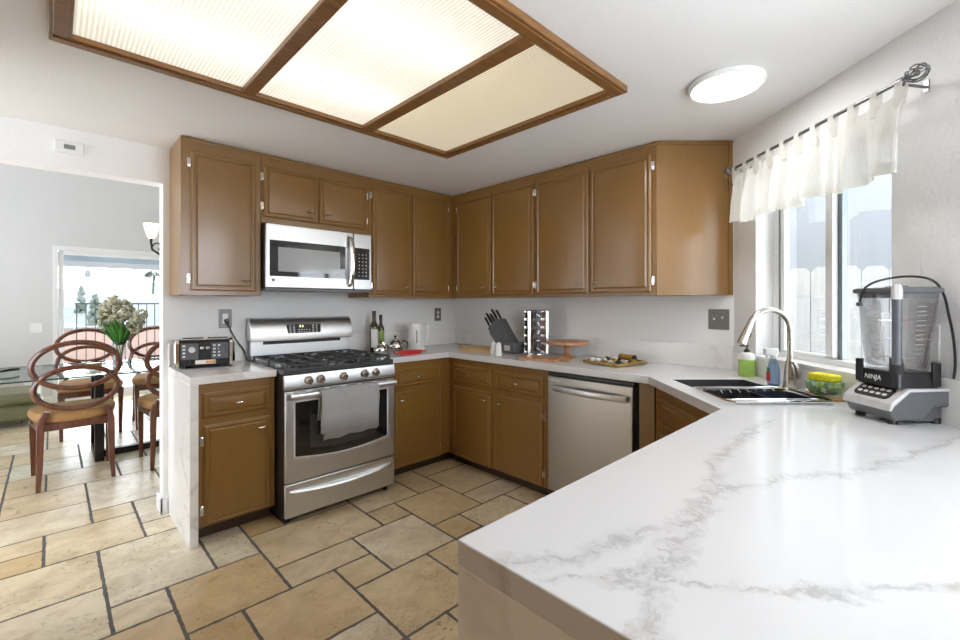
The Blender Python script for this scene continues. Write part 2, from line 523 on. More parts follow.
def arc(cx, cy, r, a0, a1, n):
    return [(cx + r * math.cos(R(a0 + (a1 - a0) * k / n)), cy + r * math.sin(R(a0 + (a1 - a0) * k / n))) for k in range(n + 1)]

# ------------------------------------------------------------------ dimensions
CEIL = 2.281
CT = 0.9146           # counter top height
CU = 0.8726           # counter underside
UB, UD = 1.358, 0.324  # upper cabinets: bottom, depth
CD = 0.604            # counter depth
FD = 0.568            # depth of base face frames
CY0 = -2.5196         # wall C starts at (0, CY0), runs towards (-1,-1)
S2 = math.sqrt(0.5)
RC = R(-133.5)
UC = (math.cos(R(226.5)), math.sin(R(226.5)))
WC = (math.cos(R(136.5)), math.sin(R(136.5)))
def Cw(u, w):         # point in wall C coordinates: u along the wall, w out into the room
    return (u * UC[0] + w * WC[0], CY0 + u * UC[1] + w * WC[1])
def Cxy(u, w, z=0): return (*Cw(u, w), z)

# ================================================================== SETTING
# floor: travertine tiles with dark grout
def build_floor():
    g = 0.2050; ox, oy = -2.945, -1.906
    I0, I1, J0, J1 = -12, 17, -12, 34
    occ = {}
    tiles = []
    fixed = [(1,3,5,8),(3,4,5,8),(4,5,6,8),(4,7,4,6),(2,4,3,5),(4,6,3,4),(6,8,2,4),(7,8,4,5),(8,10,3,5),(7,9,5,7),(9,10,5,7),(10,12,6,7),
             (10,12,4,6),(10,12,3,4),(8,9,2,3),(9,11,1,3),(11,12,1,3),(5,7,0,2),(3,5,1,3),(5,6,2,3),(7,8,0,2),(1,2,4,5),(0,2,2,4),(2,3,1,3),
             (-2,1,6,8),(-2,1,4,6),(-2,0,3,4),(0,2,8,10),(1,2,10,11),(-2,0,9,10),(-2,0,8,9),(-2,1,10,12),(-1,1,12,14),(2,3,9,11),(2,4,8,9),
             (1,3,11,14),(-1,0,14,16),(0,2,14,16),(2,4,14,16),(-1,1,16,18),(1,3,16,20),(-1,1,18,20),(3,5,0,1),(5,6,-2,0),(3,5,-2,0),(0,3,-1,1)]
    rnd = random.Random(5)
    def free(i0, i1, j0, j1):
        return all((i, j) not in occ for i in range(i0, i1) for j in range(j0, j1))
    for t in fixed:
        i0, i1, j0, j1 = t
        if free(*t):
            tiles.append(t)
            for i in range(i0, i1):
                for j in range(j0, j1): occ[(i, j)] = 1
    for j in range(J0, J1):
        for i in range(I0, I1):
            if (i, j) in occ: continue
            opts = [(3, 2), (2, 2), (2, 1), (3, 2), (2, 2), (1, 1), (2, 3)]
            rnd.shuffle(opts)
            for (a, b) in opts + [(1, 1)]:
                if i + a <= I1 and j + b <= J1 and free(i, i + a, j, j + b):
                    t = (i, i + a, j, j + b); tiles.append(t)
                    for p in range(i, i + a):
                        for q in range(j, j + b): occ[(p, q)] = 1
                    break
    m = MB()
    m.cur = 1
    m.add([(ox + I0 * g, oy + J0 * g, -0.0016), (ox + I1 * g, oy + J0 * g, -0.0016), (ox + I1 * g, oy + J1 * g, -0.0016), (ox + I0 * g, oy + J1 * g, -0.0016)], [(0, 1, 2, 3)])
    m.cur = 0
    for (i0, i1, j0, j1) in tiles:
        x0, x1, y0, y1 = ox + i0 * g, ox + i1 * g, oy + j0 * g, oy + j1 * g
        gp = 0.0050
        pts = []
        def edge(ax, ay, bx, by, nx, ny):
            L = math.hypot(bx - ax, by - ay); n = max(3, int(L / 0.022))
            for k in range(n):
                f = k / n; q = gp + abs(rnd.gauss(0, 0.0016))
                if k == 0: q = gp + 0.002
                pts.append((ax + (bx - ax) * f + nx * q + (0 if k else (bx - ax) / L * q), ay + (by - ay) * f + ny * q + (0 if k else (by - ay) / L * q)))
        edge(x0, y0, x1, y0, 0, 1); edge(x1, y0, x1, y1, -1, 0); edge(x1, y1, x0, y1, 0, -1); edge(x0, y1, x0, y0, 1, 0)
        cx, cy = (x0 + x1) / 2, (y0 + y1) / 2
        n = len(pts)
        top = [(x + (cx - x) / max(abs(cx - x), 1e-3) * 0.0012, y + (cy - y) / max(abs(cy - y), 1e-3) * 0.0012, 0.0) for x, y in pts]
        bot = [(x, y, -0.0042) for x, y in pts]
        m.add(bot + top, [(i, (i + 1) % n, n + (i + 1) % n, n + i) for i in range(n)] + [tuple(n + i for i in range(n))])
    o = m.build('floor', [M['tile'], M['grout']], smooth=False)
    return struct(o)
build_floor()

# kitchen ceiling with the hole for the fluorescent light box
LX0, LX1, LY0, LY1 = -2.924, -1.068, -2.394, -1.138
def build_ceiling():
    m = MB()
    X0, X1, Y0, Y1 = -4.6, 0.15, -5.3, 0.13
    h = (LX0 + 0.03, LX1 - 0.03, LY0 + 0.03, LY1 - 0.03)
    for a in ((X0, h[0], Y0, Y1), (h[1], X1, Y0, Y1), (h[0], h[1], Y0, h[2]), (h[0], h[1], h[3], Y1)):
        m.box(*a, CEIL, CEIL + 0.03)
    struct(m.build('ceiling', M['ceil'], smooth=False, merge=True))
    m = MB(); m.box(-7.5, 1.2, 0.0, 4.85, 3.9, 3.95)
    struct(m.build('ceiling_dining', M['ceil'], smooth=False))
build_ceiling()

OPX, OPZ = -2.418, 2.056     # kitchen / dining opening: jamb and header
m = MB()
m.box(OPX, 0.15, 0, 0.12, 0, 3.9)
m.box(-7.5, OPX, 0, 0.12, OPZ, 3.9)
m.box(-7.5, -4.6, 0, 0.12, 0, OPZ)
struct(m.build('wall_back', M['wall'], smooth=False))
m = MB(); m.box(0, 0.12, CY0 - 0.05, 0, 0, 2.4)
struct(m.build('wall_right', M['wall'], smooth=False))
# wall C with the window opening (local frame: x along u, y into the wall)
WU0, WU1, WZ0, WZ1 = 0.203, 0.990, 1.02, 2.0
m = MB()
m.box(0, WU0, 0, 0.16, 0, 2.4); m.box(WU1, 1.8, 0, 0.16, 0, 2.4)
m.box(WU0, WU1, 0, 0.16, 0, WZ0 - 0.012); m.box(WU0, WU1, 0, 0.16, WZ1, 2.4)
o = struct(m.build('wall_window', M['wallC'], smooth=False))
o.location = (0, CY0, 0); o.rotation_euler = (0, 0, RC)
# dining walls
DY = 4.70
SLX0, SLX1, SLZ = -2.885, -0.95, 2.056
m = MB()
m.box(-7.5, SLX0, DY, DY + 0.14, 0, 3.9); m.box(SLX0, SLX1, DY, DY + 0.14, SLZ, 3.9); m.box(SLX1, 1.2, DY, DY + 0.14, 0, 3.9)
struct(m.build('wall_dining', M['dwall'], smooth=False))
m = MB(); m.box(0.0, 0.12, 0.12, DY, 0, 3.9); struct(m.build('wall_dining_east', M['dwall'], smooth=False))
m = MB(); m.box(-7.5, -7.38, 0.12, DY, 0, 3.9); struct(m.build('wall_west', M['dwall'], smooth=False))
m = MB(); m.box(-4.25, -3.62, -4.35, -0.75, 0, CEIL); struct(m.build('wall_shade_block', M['cab'], smooth=False))  # unseen brown block, guessed from brown reflections, added to shade the peninsula end
m = MB(); m.box(-4.25, -2.5, -4.45, -4.35, 0, CEIL); struct(m.build('wall_shade_south', M['dwall'], smooth=False))  # unseen short wall added to keep light off the peninsula end panel

# jamb baseboard end
m = MB(); m.box(OPX - 0.016, OPX + 0.0, -0.016, 0.136, 0, 0.10); m.box(OPX - 0.016, OPX + 0.022, -0.016, 0.0, 0, 0.10)
struct(m.build('baseboard_jamb', M['trim'], bevel=0.004))
m = MB(); m.box(-7.3, SLX0 - 0.02, DY - 0.016, DY, 0, 0.10)
struct(m.build('baseboard_dining', M['trim'], bevel=0.004))

# quartz backsplash strips
m = MB(); m.box(-2.39, -1.947, -0.018, 0, CT, 1.055); m.box(-1.185, -0.019, -0.018, 0, CT, 1.055)
struct(m.build('trim_1', M['quartz_splash'], bevel=0.002))
m = MB(); m.box(-0.018, 0, CY0 - 0.0, -0.0, CT, 1.055)
struct(m.build('trim_2', M['quartz_splash'], bevel=0.002))
m = MB(); m.box(0.012, WU0, -0.018, 0, CT, WZ0 + 0.002); m.box(WU0, WU1, -0.018, -0.0005, CT, WZ0 - 0.012); m.box(WU1, 1.69, -0.018, -0.0005, CT, 1.065); m.box(WU0 + 0.001, WU1 - 0.001, -0.020, 0.094, WZ0 - 0.012, WZ0 + 0.006)
o = struct(m.build('trim_3', M['quartz_splash'], bevel=0.002)); o.location = (0, CY0, 0); o.rotation_euler = (0, 0, RC)

# ------------------------------------------------------------------ kitchen window
def build_window():
    w = thing('window_1', 'white sliding kitchen window over the sink', 'window', (0, CY0, 0), RC)
    del w['label']; del w['category']; struct(w)
    y0, y1 = 0.095, 0.155
    m = MB()
    m.box(WU0, WU0 + 0.045, y0, y1, WZ0, WZ1); m.box(WU1 - 0.02, WU1, y0, y1, WZ0, WZ1)
    m.box(WU0 + 0.045, WU1 - 0.02, y0, y1, WZ0 - 0.012, WZ0 + 0.03); m.box(WU0 + 0.045, WU1 - 0.02, y0, y1, WZ1 - 0.04, WZ1)
    m.build('window_frame', M['trim'], w, bevel=0.004)
    m = MB()
    a0, a1 = WU0 + 0.055, 0.602
    m.box(a0, a0 + 0.028, y0 + 0.002, y0 + 0.03, WZ0 + 0.03, WZ1 - 0.04); m.box(a1 - 0.042, a1, y0 + 0.002, y0 + 0.03, WZ0 + 0.03, WZ1 - 0.04)
    m.box(a0, a1, y0 + 0.002, y0 + 0.03, WZ0 + 0.03, WZ0 + 0.045); m.box(a0, a1, y0 + 0.002, y0 + 0.03, WZ1 - 0.06, WZ1 - 0.04)
    m.build('sliding_sash', M['trim'], w, bevel=0.003)
    m = MB(); m.box(0.590, 0.622, y0 + 0.03, y0 + 0.055, WZ0 + 0.03, WZ1 - 0.04)
    m.build('meeting_rail', M['alum'], w, bevel=0.002)
    m = MB(); m.box(a0 + 0.02, a1 - 0.03, y0 + 0.014, y0 + 0.018, WZ0 + 0.04, WZ1 - 0.05); m.build('pane', M['pane'], w, smooth=False)
    m = MB(); m.box(0.618, WU1 - 0.015, y0 + 0.04, y0 + 0.044, WZ0 + 0.02, WZ1 - 0.03); m.build('pane', M['pane'], w, smooth=False)
    m = MB(); m.box(WU0 + 0.046, WU0 + 0.054, y0 + 0.0, y0 + 0.05, WZ0 + 0.03, WZ1 - 0.04); m.build('weather_strip', M['alum'], w, smooth=False)
build_window()

# ------------------------------------------------------------------ sliding door in the dining room
def build_slider():
    d = bpy.data.objects.new('door_1', None); COL.objects.link(d); struct(d); d.location = (0, DY, 0)
    m = MB(); f = 0.05
    m.box(SLX0 - 0.02, SLX0 + 0.03, -0.012, 0.10, 0, SLZ + 0.02); m.box(SLX1 - 0.03, SLX1 + 0.02, -0.012, 0.10, 0, SLZ + 0.02)
    m.box(SLX0 + 0.03, SLX1 - 0.03, -0.012, 0.10, SLZ - 0.03, SLZ + 0.02); m.box(SLX0 + 0.03, SLX1 - 0.03, 0.0, 0.10, 0, 0.03)
    m.build('door_frame', M['trim'], d, bevel=0.004)
    a0 = SLX0 + 0.035; a1 = -1.70
    m = MB()
    m.box(a0, a0 + f, 0.02, 0.055, 0.03, SLZ - 0.03); m.box(a1 - f, a1, 0.02, 0.055, 0.03, SLZ - 0.03)
    m.box(a0 + f, a1 - f, 0.02, 0.055, 0.03, 0.12); m.box(a0 + f, a1 - f, 0.02, 0.055, SLZ - 0.09, SLZ - 0.03)
    m.build('sliding_panel', M['trim'], d, bevel=0.004)
    m = MB(); m.box(a0 + f, a1 - f, 0.035, 0.04, 0.12, SLZ - 0.09); m.build('pane', M['pane'], d, smooth=False)
    m = MB(); m.box(a1, SLX1 - 0.03, 0.065, 0.07, 0.03, SLZ - 0.03); m.build('pane', M['pane'], d, smooth=False)
    hx = a0 + 0.03
    m = MB(); m.tube([(hx, 0.02, 0.90), (hx, -0.03, 0.91), (hx, -0.035, 1.0), (hx, -0.03, 1.09), (hx, 0.02, 1.10)], 0.008)
    m.build('door_handle', M['lgrey'], d)
build_slider()

# ------------------------------------------------------------------ fluorescent ceiling light
def build_ceiling_light():
    t = thing('ceiling_light', 'large wood framed fluorescent ceiling light with three ribbed panels', 'ceiling light', (0, 0, CEIL))
    zb = -0.030
    W_ = 0.062
    def prof_bar(m, x0, x1, y0, y1):
        m.box(x0, x1, y0, y1, zb, 0.0)
    for (a, nm) in (((LX0, LX1, LY1 - W_, LY1), 0), ((LX0, LX1, LY0, LY0 + W_), 0), ((LX0, LX0 + W_, LY0 + W_, LY1 - W_), 0), ((LX1 - W_, LX1, LY0 + W_, LY1 - W_), 0)):
        m = MB(); m.box(*a, zb, 0.0)
        # small outer moulding step
        x0, x1, y0, y1 = a
        m.box(x0 + 0.012, x1 - 0.012, y0 + 0.012, y1 - 0.012, zb - 0.006, zb)
        m.build('frame_rail', M['ltframe'], t, bevel=0.004)
    bars = ((-2.306, -2.250), (-1.715, -1.648))
    for (x0, x1) in bars:
        m = MB(); m.box(x0, x1, LY0 + W_, LY1 - W_, zb, -0.004); m.build('divider', M['ltframe'], t, bevel=0.004)
    xs = [LX0 + W_, bars[0][0], bars[0][1], bars[1][0], bars[1][1], LX1 - W_]
    for k in range(3):
        m = MB(); m.box(xs[2 * k] - 0.004, xs[2 * k + 1] + 0.004, LY0 + W_ - 0.004, LY1 - W_ + 0.004, -0.010, -0.006)
        o = m.build('lens_panel', M['lens_dim'] if k == 2 else M['lens_on'], t, smooth=False)
        if k == 2: o['label'] = 'dimmer yellowish panel with its tube out'
    # white light box above the lenses
    X0, X1, Y0, Y1 = LX0 + 0.03, LX1 - 0.03, LY0 + 0.03, LY1 - 0.03
    m = MB(); hh = 0.15
    m.box(X0 - 0.02, X1 + 0.02, Y0 - 0.02, Y1 + 0.02, hh, hh + 0.02)
    for a in ((X0 - 0.02, X0, Y0, Y1), (X1, X1 + 0.02, Y0, Y1), (X0 - 0.02, X1 + 0.02, Y0 - 0.02, Y0), (X0 - 0.02, X1 + 0.02, Y1, Y1 + 0.02)):
        m.box(*a, 0.03, hh)
    m.build('light_box', M['boxw'], t, smooth=False)
    for y in (-1.50, -2.02):
        m = MB(); m.cyl((X0 + 0.08, y, 0.075), (-1.70, y, 0.075), 0.019, n=14)
        m.build('fluorescent_tube', M['tube'], t)
build_ceiling_light()

def build_disc():
    t = thing('round_ceiling_lamp', 'round white flush ceiling lamp glowing near the window wall', 'ceiling lamp', (-0.79, -2.71, CEIL))
    m = MB(); m.lathe([(0.0, 0.0), (0.143, 0.0), (0.151, -0.006), (0.151, -0.022), (0.142, -0.028), (0.135, -0.026), (0.133, -0.020), (0.0, -0.020)], 48)
    m.build('rim', M['wplast'], t)
    m = MB(); m.lathe([(0.0, -0.021), (0.133, -0.021), (0.131, -0.027), (0.10, -0.031), (0.0, -0.032)], 48)
    m.build('diffuser', M['disc'], t)
build_disc()

# ================================================================== CABINETS
def rect_ring(x0, x1, z0, z1, y):
    return [(x0, y, z0), (x1, y, z0), (x1, y, z1), (x0, y, z1)]
def panel_mesh(x0, x1, z0, z1, raised=True):
    """door or drawer front on the face plane y = 0, its face looking to -y"""
    m = MB()
    if raised:
        prof = [(0, 0), (0, -0.010), (0.004, -0.014), (0.009, -0.0165), (0.018, -0.0165), (0.023, -0.010), (0.028, -0.010), (0.036, -0.017), (0.042, -0.018)]
    else:
        prof = [(0, 0), (0, -0.010), (0.010, -0.017), (0.016, -0.018), (0.021, -0.013), (0.025, -0.013), (0.032, -0.0175)]
    m.ring_loft([rect_ring(x0 + i, x1 - i, z0 + i, z1 - i, y) for i, y in prof])
    return m
def pull(parent, x, z, w=0.045, y=-0.017):
    m = MB()
    m.cyl((x, y, z), (x, y - 0.022, z), 0.0055, 0.0045, 10)
    m.tube([(x - w / 2, y - 0.024, z), (x - w / 4, y - 0.026, z), (x, y - 0.0265, z), (x + w / 4, y - 0.026, z), (x + w / 2, y - 0.024, z)], [0.004, 0.0058, 0.006, 0.0058, 0.004], 8, up=(0, 0, 1))
    return m.build('handle', M['chrome'], parent)
def hinge(parent, x, z, s):
    """exposed chrome hinge beside the door edge at x; s = +1 when the frame lies at larger x"""
    m = MB()
    m.box(x, x + s * 0.016, -0.003, -0.0005, z - 0.026, z + 0.026)
    m.cyl((x + s * 0.003, -0.009, z - 0.022), (x + s * 0.003, -0.009, z + 0.022), 0.0055, n=8)
    m.box(x + s * 0.003, x + s * 0.014, -0.006, -0.003, z - 0.014, z + 0.014)
    return m.build('hinge', M['chrome'], parent, bevel=0.001)
def door(parent, x0, x1, z0, z1, hside, hz, px=None, pz=None, raised=True):
    d = panel_mesh(x0, x1, z0, z1, raised).build('door', M['cab'], parent, bevel=0.0, ang=20)
    pull(d, px, pz)
    for z in hz:
        hinge(d, x0 if hside < 0 else x1, z, hside)
    return d
def drawer(parent, x0, x1, z0, z1, knob=True):
    d = panel_mesh(x0, x1, z0, z1).build('drawer' if knob else 'false_drawer_front', M['cab'], parent, ang=20)
    if knob: pull(d, (x0 + x1) / 2, (z0 + z1) / 2)
    return d

def upper(label, loc, rz, w, zb, doors, depth=UD, group='brown wall cabinets', zt=CEIL - 0.004, dz0=None, extra=None):
    t = thing('wall_cabinet', label, 'cabinet', loc, rz, group)
    m = MB()
    if extra: m.prism_z(extra, zb, zt)
    else: m.box(0.001, w - 0.001, 0, depth, zb, zt)
    m.build('carcass', M['cab'], t, bevel=0.002)
    m = MB(); m.box(-0.0, w, -0.010, 0.012, zt - 0.018, zt - 0.001); m.build('top_moulding', M['cab'], t, bevel=0.003)
    for (x0, x1, z0, z1, hs, ps) in doors:
        hz = (z0 + 0.07, z1 - 0.07)
        px = x1 - 0.06 if ps > 0 else x0 + 0.06
        door(t, x0, x1, z0, z1, hs, hz, px, z0 + 0.065)
    return t

YU = -UD
x0 = -2.384
upper('tall single-door brown wall cabinet beside the dining opening', (x0, YU, 0), 0, 0.436, UB, [(0.048, 0.400, 1.385, 2.203, -1, 1)])
upper('short two-door brown cabinet above the microwave', (-1.948, YU, 0), 0, 0.776, 1.832, [(0.012, 0.369, 1.870, 2.200, -1, 1), (0.383, 0.757, 1.870, 2.200, 1, -1)])
t = upper('two-door brown wall cabinet between microwave and room corner', (-1.172, YU, 0), 0, 1.17, UB, [(0.027, 0.391, 1.378, 2.215, -1, 1), (0.407, 0.790, 1.378, 2.215, 1, -1)],
      extra=[(0.001, 0), (1.172 - UD - 0.001, 0), (1.172 - UD - 0.001, 0.0), (1.17, 0.0), (1.17, UD - 0.001), (0.001, UD - 0.001)])
XU = -UD
yb = -UD
upper('two-door brown wall cabinet above the knife block and spice carousel', (XU, yb - 0.0, 0), R(-90), 0.952, UB, [(0.073, 0.495, 1.378, 2.208, -1, 1), (0.507, 0.935, 1.378, 2.208, 1, -1)])
t = upper('two-door brown wall cabinet with slanted end beside the window', (XU, -1.276, 0), R(-90), 0.92, UB, [(0.014, 0.455, 1.378, 2.208, -1, 1), (0.471, 0.889, 1.378, 2.208, 1, -1)],
      extra=[(0.001, 0), (0.920, 0), (0.920 + UD - 0.004, UD - 0.002), (0.001, UD - 0.002)])
# moulding and frame edge on the slanted end panel
m = MB(); q = [(0.920, 0.0), (0.920 + UD - 0.008, UD - 0.008), (0.928 + UD - 0.008, UD - 0.016), (0.926, -0.008)]
m.prism_z(q, CEIL - 0.022, CEIL - 0.005)
q2 = [(0.905 + UD - 0.008, UD - 0.023), (0.920 + UD - 0.008, UD - 0.008), (0.9235 + UD - 0.008, UD - 0.0115), (0.9085 + UD - 0.008, UD - 0.0265)]
m.prism_z(q2, UB + 0.002, CEIL - 0.022)
m.build('end_moulding', M['cab'], t)

def base_cab(label, loc, rz, w, drawers, doors, depth=FD, kick=0.085, group='brown base cabinets', box=True, hinge_on=True):
    t = thing('base_cabinet', label, 'cabinet', loc, rz, group)
    m = MB()
    if box: m.box(0.001, w - 0.001, 0, depth - 0.001, kick, CU - 0.001)
    else: m.box(0.001, w - 0.001, 0, 0.02, kick, CU - 0.001)
    m.build('carcass', M['cab'], t, bevel=0.002)
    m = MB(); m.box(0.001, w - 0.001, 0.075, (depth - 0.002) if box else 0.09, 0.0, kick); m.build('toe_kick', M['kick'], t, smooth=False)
    for a in drawers: drawer(t, *a)
    for (x0, x1, z0, z1, hs, ps) in doors:
        px = x1 - 0.055 if ps > 0 else x0 + 0.055
        door(t, x0, x1, z0, z1, hs, (z0 + 0.085, z1 - 0.085), px, z1 - 0.055, raised=False)
    return t
YF = -FD
base_cab('narrow brown base cabinet between quartz end panel and gas range', (-2.349, YF, 0), 0, 0.402, [(0.024, 0.374, 0.683, 0.818)], [(0.027, 0.374, 0.092, 0.640, -1, 1)])
t = base_cab('brown corner base cabinet beside the gas range', (-1.180, YF, 0), 0, 1.174, [(0.075, 0.505, 0.683, 0.818)], [(0.078, 0.510, 0.085, 0.645, 1, -1)])
XF = -FD
t = base_cab('two-door brown base cabinet beside the dishwasher', (XF, -FD - 0.002, 0), R(-90), 1.014,
         [(0.065, 0.490, 0.683, 0.818), (0.532, 0.972, 0.683, 0.818)], [(0.070, 0.490, 0.085, 0.645, -1, 1), (0.532, 0.968, 0.090, 0.640, 1, -1)])
m = MB(); m.box(0.315, 0.735, -0.014, -0.001, 0.834, 0.852); m.build('pull_out_board', M['cab'], t, bevel=0.003)
# filler strip and slanted sink base
u0, u1 = 0.262, 0.945
t = base_cab('brown sink base cabinet set at an angle under the window', (-u0 * S2 - 0.5646 * S2, CY0 - u0 * S2 + 0.5646 * S2, 0), R(-135), u1 - u0, [(0.055, 0.640, 0.683, 0.818, False)], [(0.055, 0.340, 0.092, 0.640, -1, 1), (0.355, 0.640, 0.092, 0.640, 1, -1)], box=False)
m = MB()
fx, fy = -FD, -2.205
# filler in the world frame, brought into the cabinet's frame below
pts = [(fx, fy), (fx, -2.2907), (fx + 0.03, -2.2907), (fx + 0.03, fy)]
m.prism_z(pts, 0.0, CU - 0.001)
o = m.build('filler_stile', M['cab'], None)
mw = Matrix.Translation(Vector((-u0 * S2 - 0.5646 * S2, CY0 - u0 * S2 + 0.5646 * S2, 0))) @ Matrix.Rotation(R(-135), 4, 'Z')
o.data.transform(mw.inverted()); o.parent = t
# peninsula base
t = thing('base_cabinet', 'long brown base cabinet hidden under the quartz peninsula', 'cabinet', (0, 0, 0), 0, 'brown base cabinets')
m = MB(); m.box(-2.385, -1.02, -3.40, -2.812, 0.085, CU - 0.001); m.build('carcass', M['cab'], t, bevel=0.002)
m = MB(); m.box(-2.385, -1.02, -3.38, -2.89, 0, 0.085); m.build('toe_kick', M['kick'], t, smooth=False)

# ================================================================== COUNTERTOPS
def px_to_counter(px, py):
    f = 439.7729; Z = f * (CAMH - CT) / (py - 304.0587); L = (px - 480) / f * Z
    a = R(YAW)
    return (CAMX + Z * math.cos(a) + L * math.sin(a), CAMY + Z * math.sin(a) - L * math.cos(a))
def vein(pts, w):
    out = []
    q = [px_to_counter(*p) for p in pts]
    for a, b in zip(q, q[1:]): out.append((*a, *b, w))
    return out
segs = vein([(765, 421), (735, 447), (712, 462), (716, 487), (689, 518), (632, 536), (564, 560), (512, 562)], 0.034)
segs += vein([(716, 487), (783, 479), (856, 474), (913, 455), (958, 436)], 0.026)
segs += vein([(689, 518), (663, 562), (653, 594), (662, 650)], 0.034)
segs += vein([(548, 584), (606, 584), (668, 582), (720, 588), (835, 590), (990, 587)], 0.016)
segs += vein([(606, 584), (640, 565), (672, 552)], 0.018)
M['quartz_top'] = quartz_veined('veined_white_quartz', segs)

PX0, PY0, PYB = -2.4305, -2.7919, -3.75
SU0, SU1, SW0, SW1 = 0.323, 0.897, 0.147, 0.523     # sink cut-out
def build_counter():
    t = thing('countertop', 'long white veined quartz countertop running from the range to the peninsula', 'countertop')
    outer = [(-1.181, -0.002), (-0.002, -0.002), (-0.002, CY0 + 0.004), (*Cw(1.695, 0.003),), (PX0, PYB), (PX0, PY0), (-1.1227, PY0), (-CD, -2.2747), (-CD, -CD), (-1.181, -CD)]
    inner = [Cw(u, w) for u, w in ((SU0, SW0), (SU1, SW0), (SU1, SW1), (SU0, SW1))]
    bm = bmesh.new()
    es = []
    for loop in (outer, inner):
        vs = [bm.verts.new((x, y, CT)) for x, y in loop]
        es += [bm.edges.new((vs[i], vs[(i + 1) % len(vs)])) for i in range(len(vs))]
    bmesh.ops.triangle_fill(bm, use_beauty=True, edges=es)
    bmesh.ops.recalc_face_normals(bm, faces=bm.faces)
    r = bmesh.ops.extrude_face_region(bm, geom=list(bm.faces))
    for v in [g for g in r['geom'] if isinstance(g, bmesh.types.BMVert)]: v.co.z = CU
    bmesh.ops.recalc_face_normals(bm, faces=bm.faces)
    me = bpy.data.meshes.new('slab'); bm.to_mesh(me); bm.free()
    me.materials.append(M['quartz_top'])
    o = bpy.data.objects.new('slab', me); COL.objects.link(o); o.parent = t
    b = o.modifiers.new('bevel', 'BEVEL'); b.width = 0.0025; b.segments = 2; b.limit_method = 'ANGLE'; b.angle_limit = R(30)
    m = MB(); m.box(PX0, PX0 + 0.04, PYB, PY0, 0, CU); m.build('waterfall_panel', M['quartz_end'], t, bevel=0.002)
    # undermount sink
    s = thing('sink', 'stainless steel undermount sink set in the white counter', 'sink', (0, CY0, 0), RC)
    m = MB(); e = -0.0015; zt, zb = CT - 0.002, CU - 0.20
    x0, x1, y0, y1 = SU0 - e, SU1 + e, -SW1 - e, -SW0 + e
    rings = []
    for ins, z in ((0, zt), (0.0025, zt), (0.0025, zt - 0.05), (0.004, zb + 0.02), (0.02, zb), (0.15, zb - 0.006)):
        rings.append([(a, b, z) for a, b in rrect(x0 + ins, x1 - ins, y0 + ins, y1 - ins, max(0.02, 0.03 - abs(ins) * 0.1), 4)])
    m.ring_loft(rings, False, True)
    m.build('basin', M['sinksteel'], s)
    m = MB(); m.lathe([(0.0, 0.0), (0.045, 0.0), (0.045, 0.004), (0.0, 0.003)], 20, ((x0 + x1) / 2, (y0 + y1) / 2, zb - 0.004)); m.build('drain', M['chrome'], s)
build_counter()
t = thing('countertop', 'short white quartz counter with waterfall end beneath the toaster', 'countertop')
m = MB(); m.box(-2.3914, -1.949, -CD, -0.001, CU, CT); m.build('slab', M['quartz'], t, bevel=0.0025)
m = MB(); m.box(-2.3914, -2.3514, -CD, -0.001, 0, CU); m.build('waterfall_panel', M['quartz'], t, bevel=0.002)

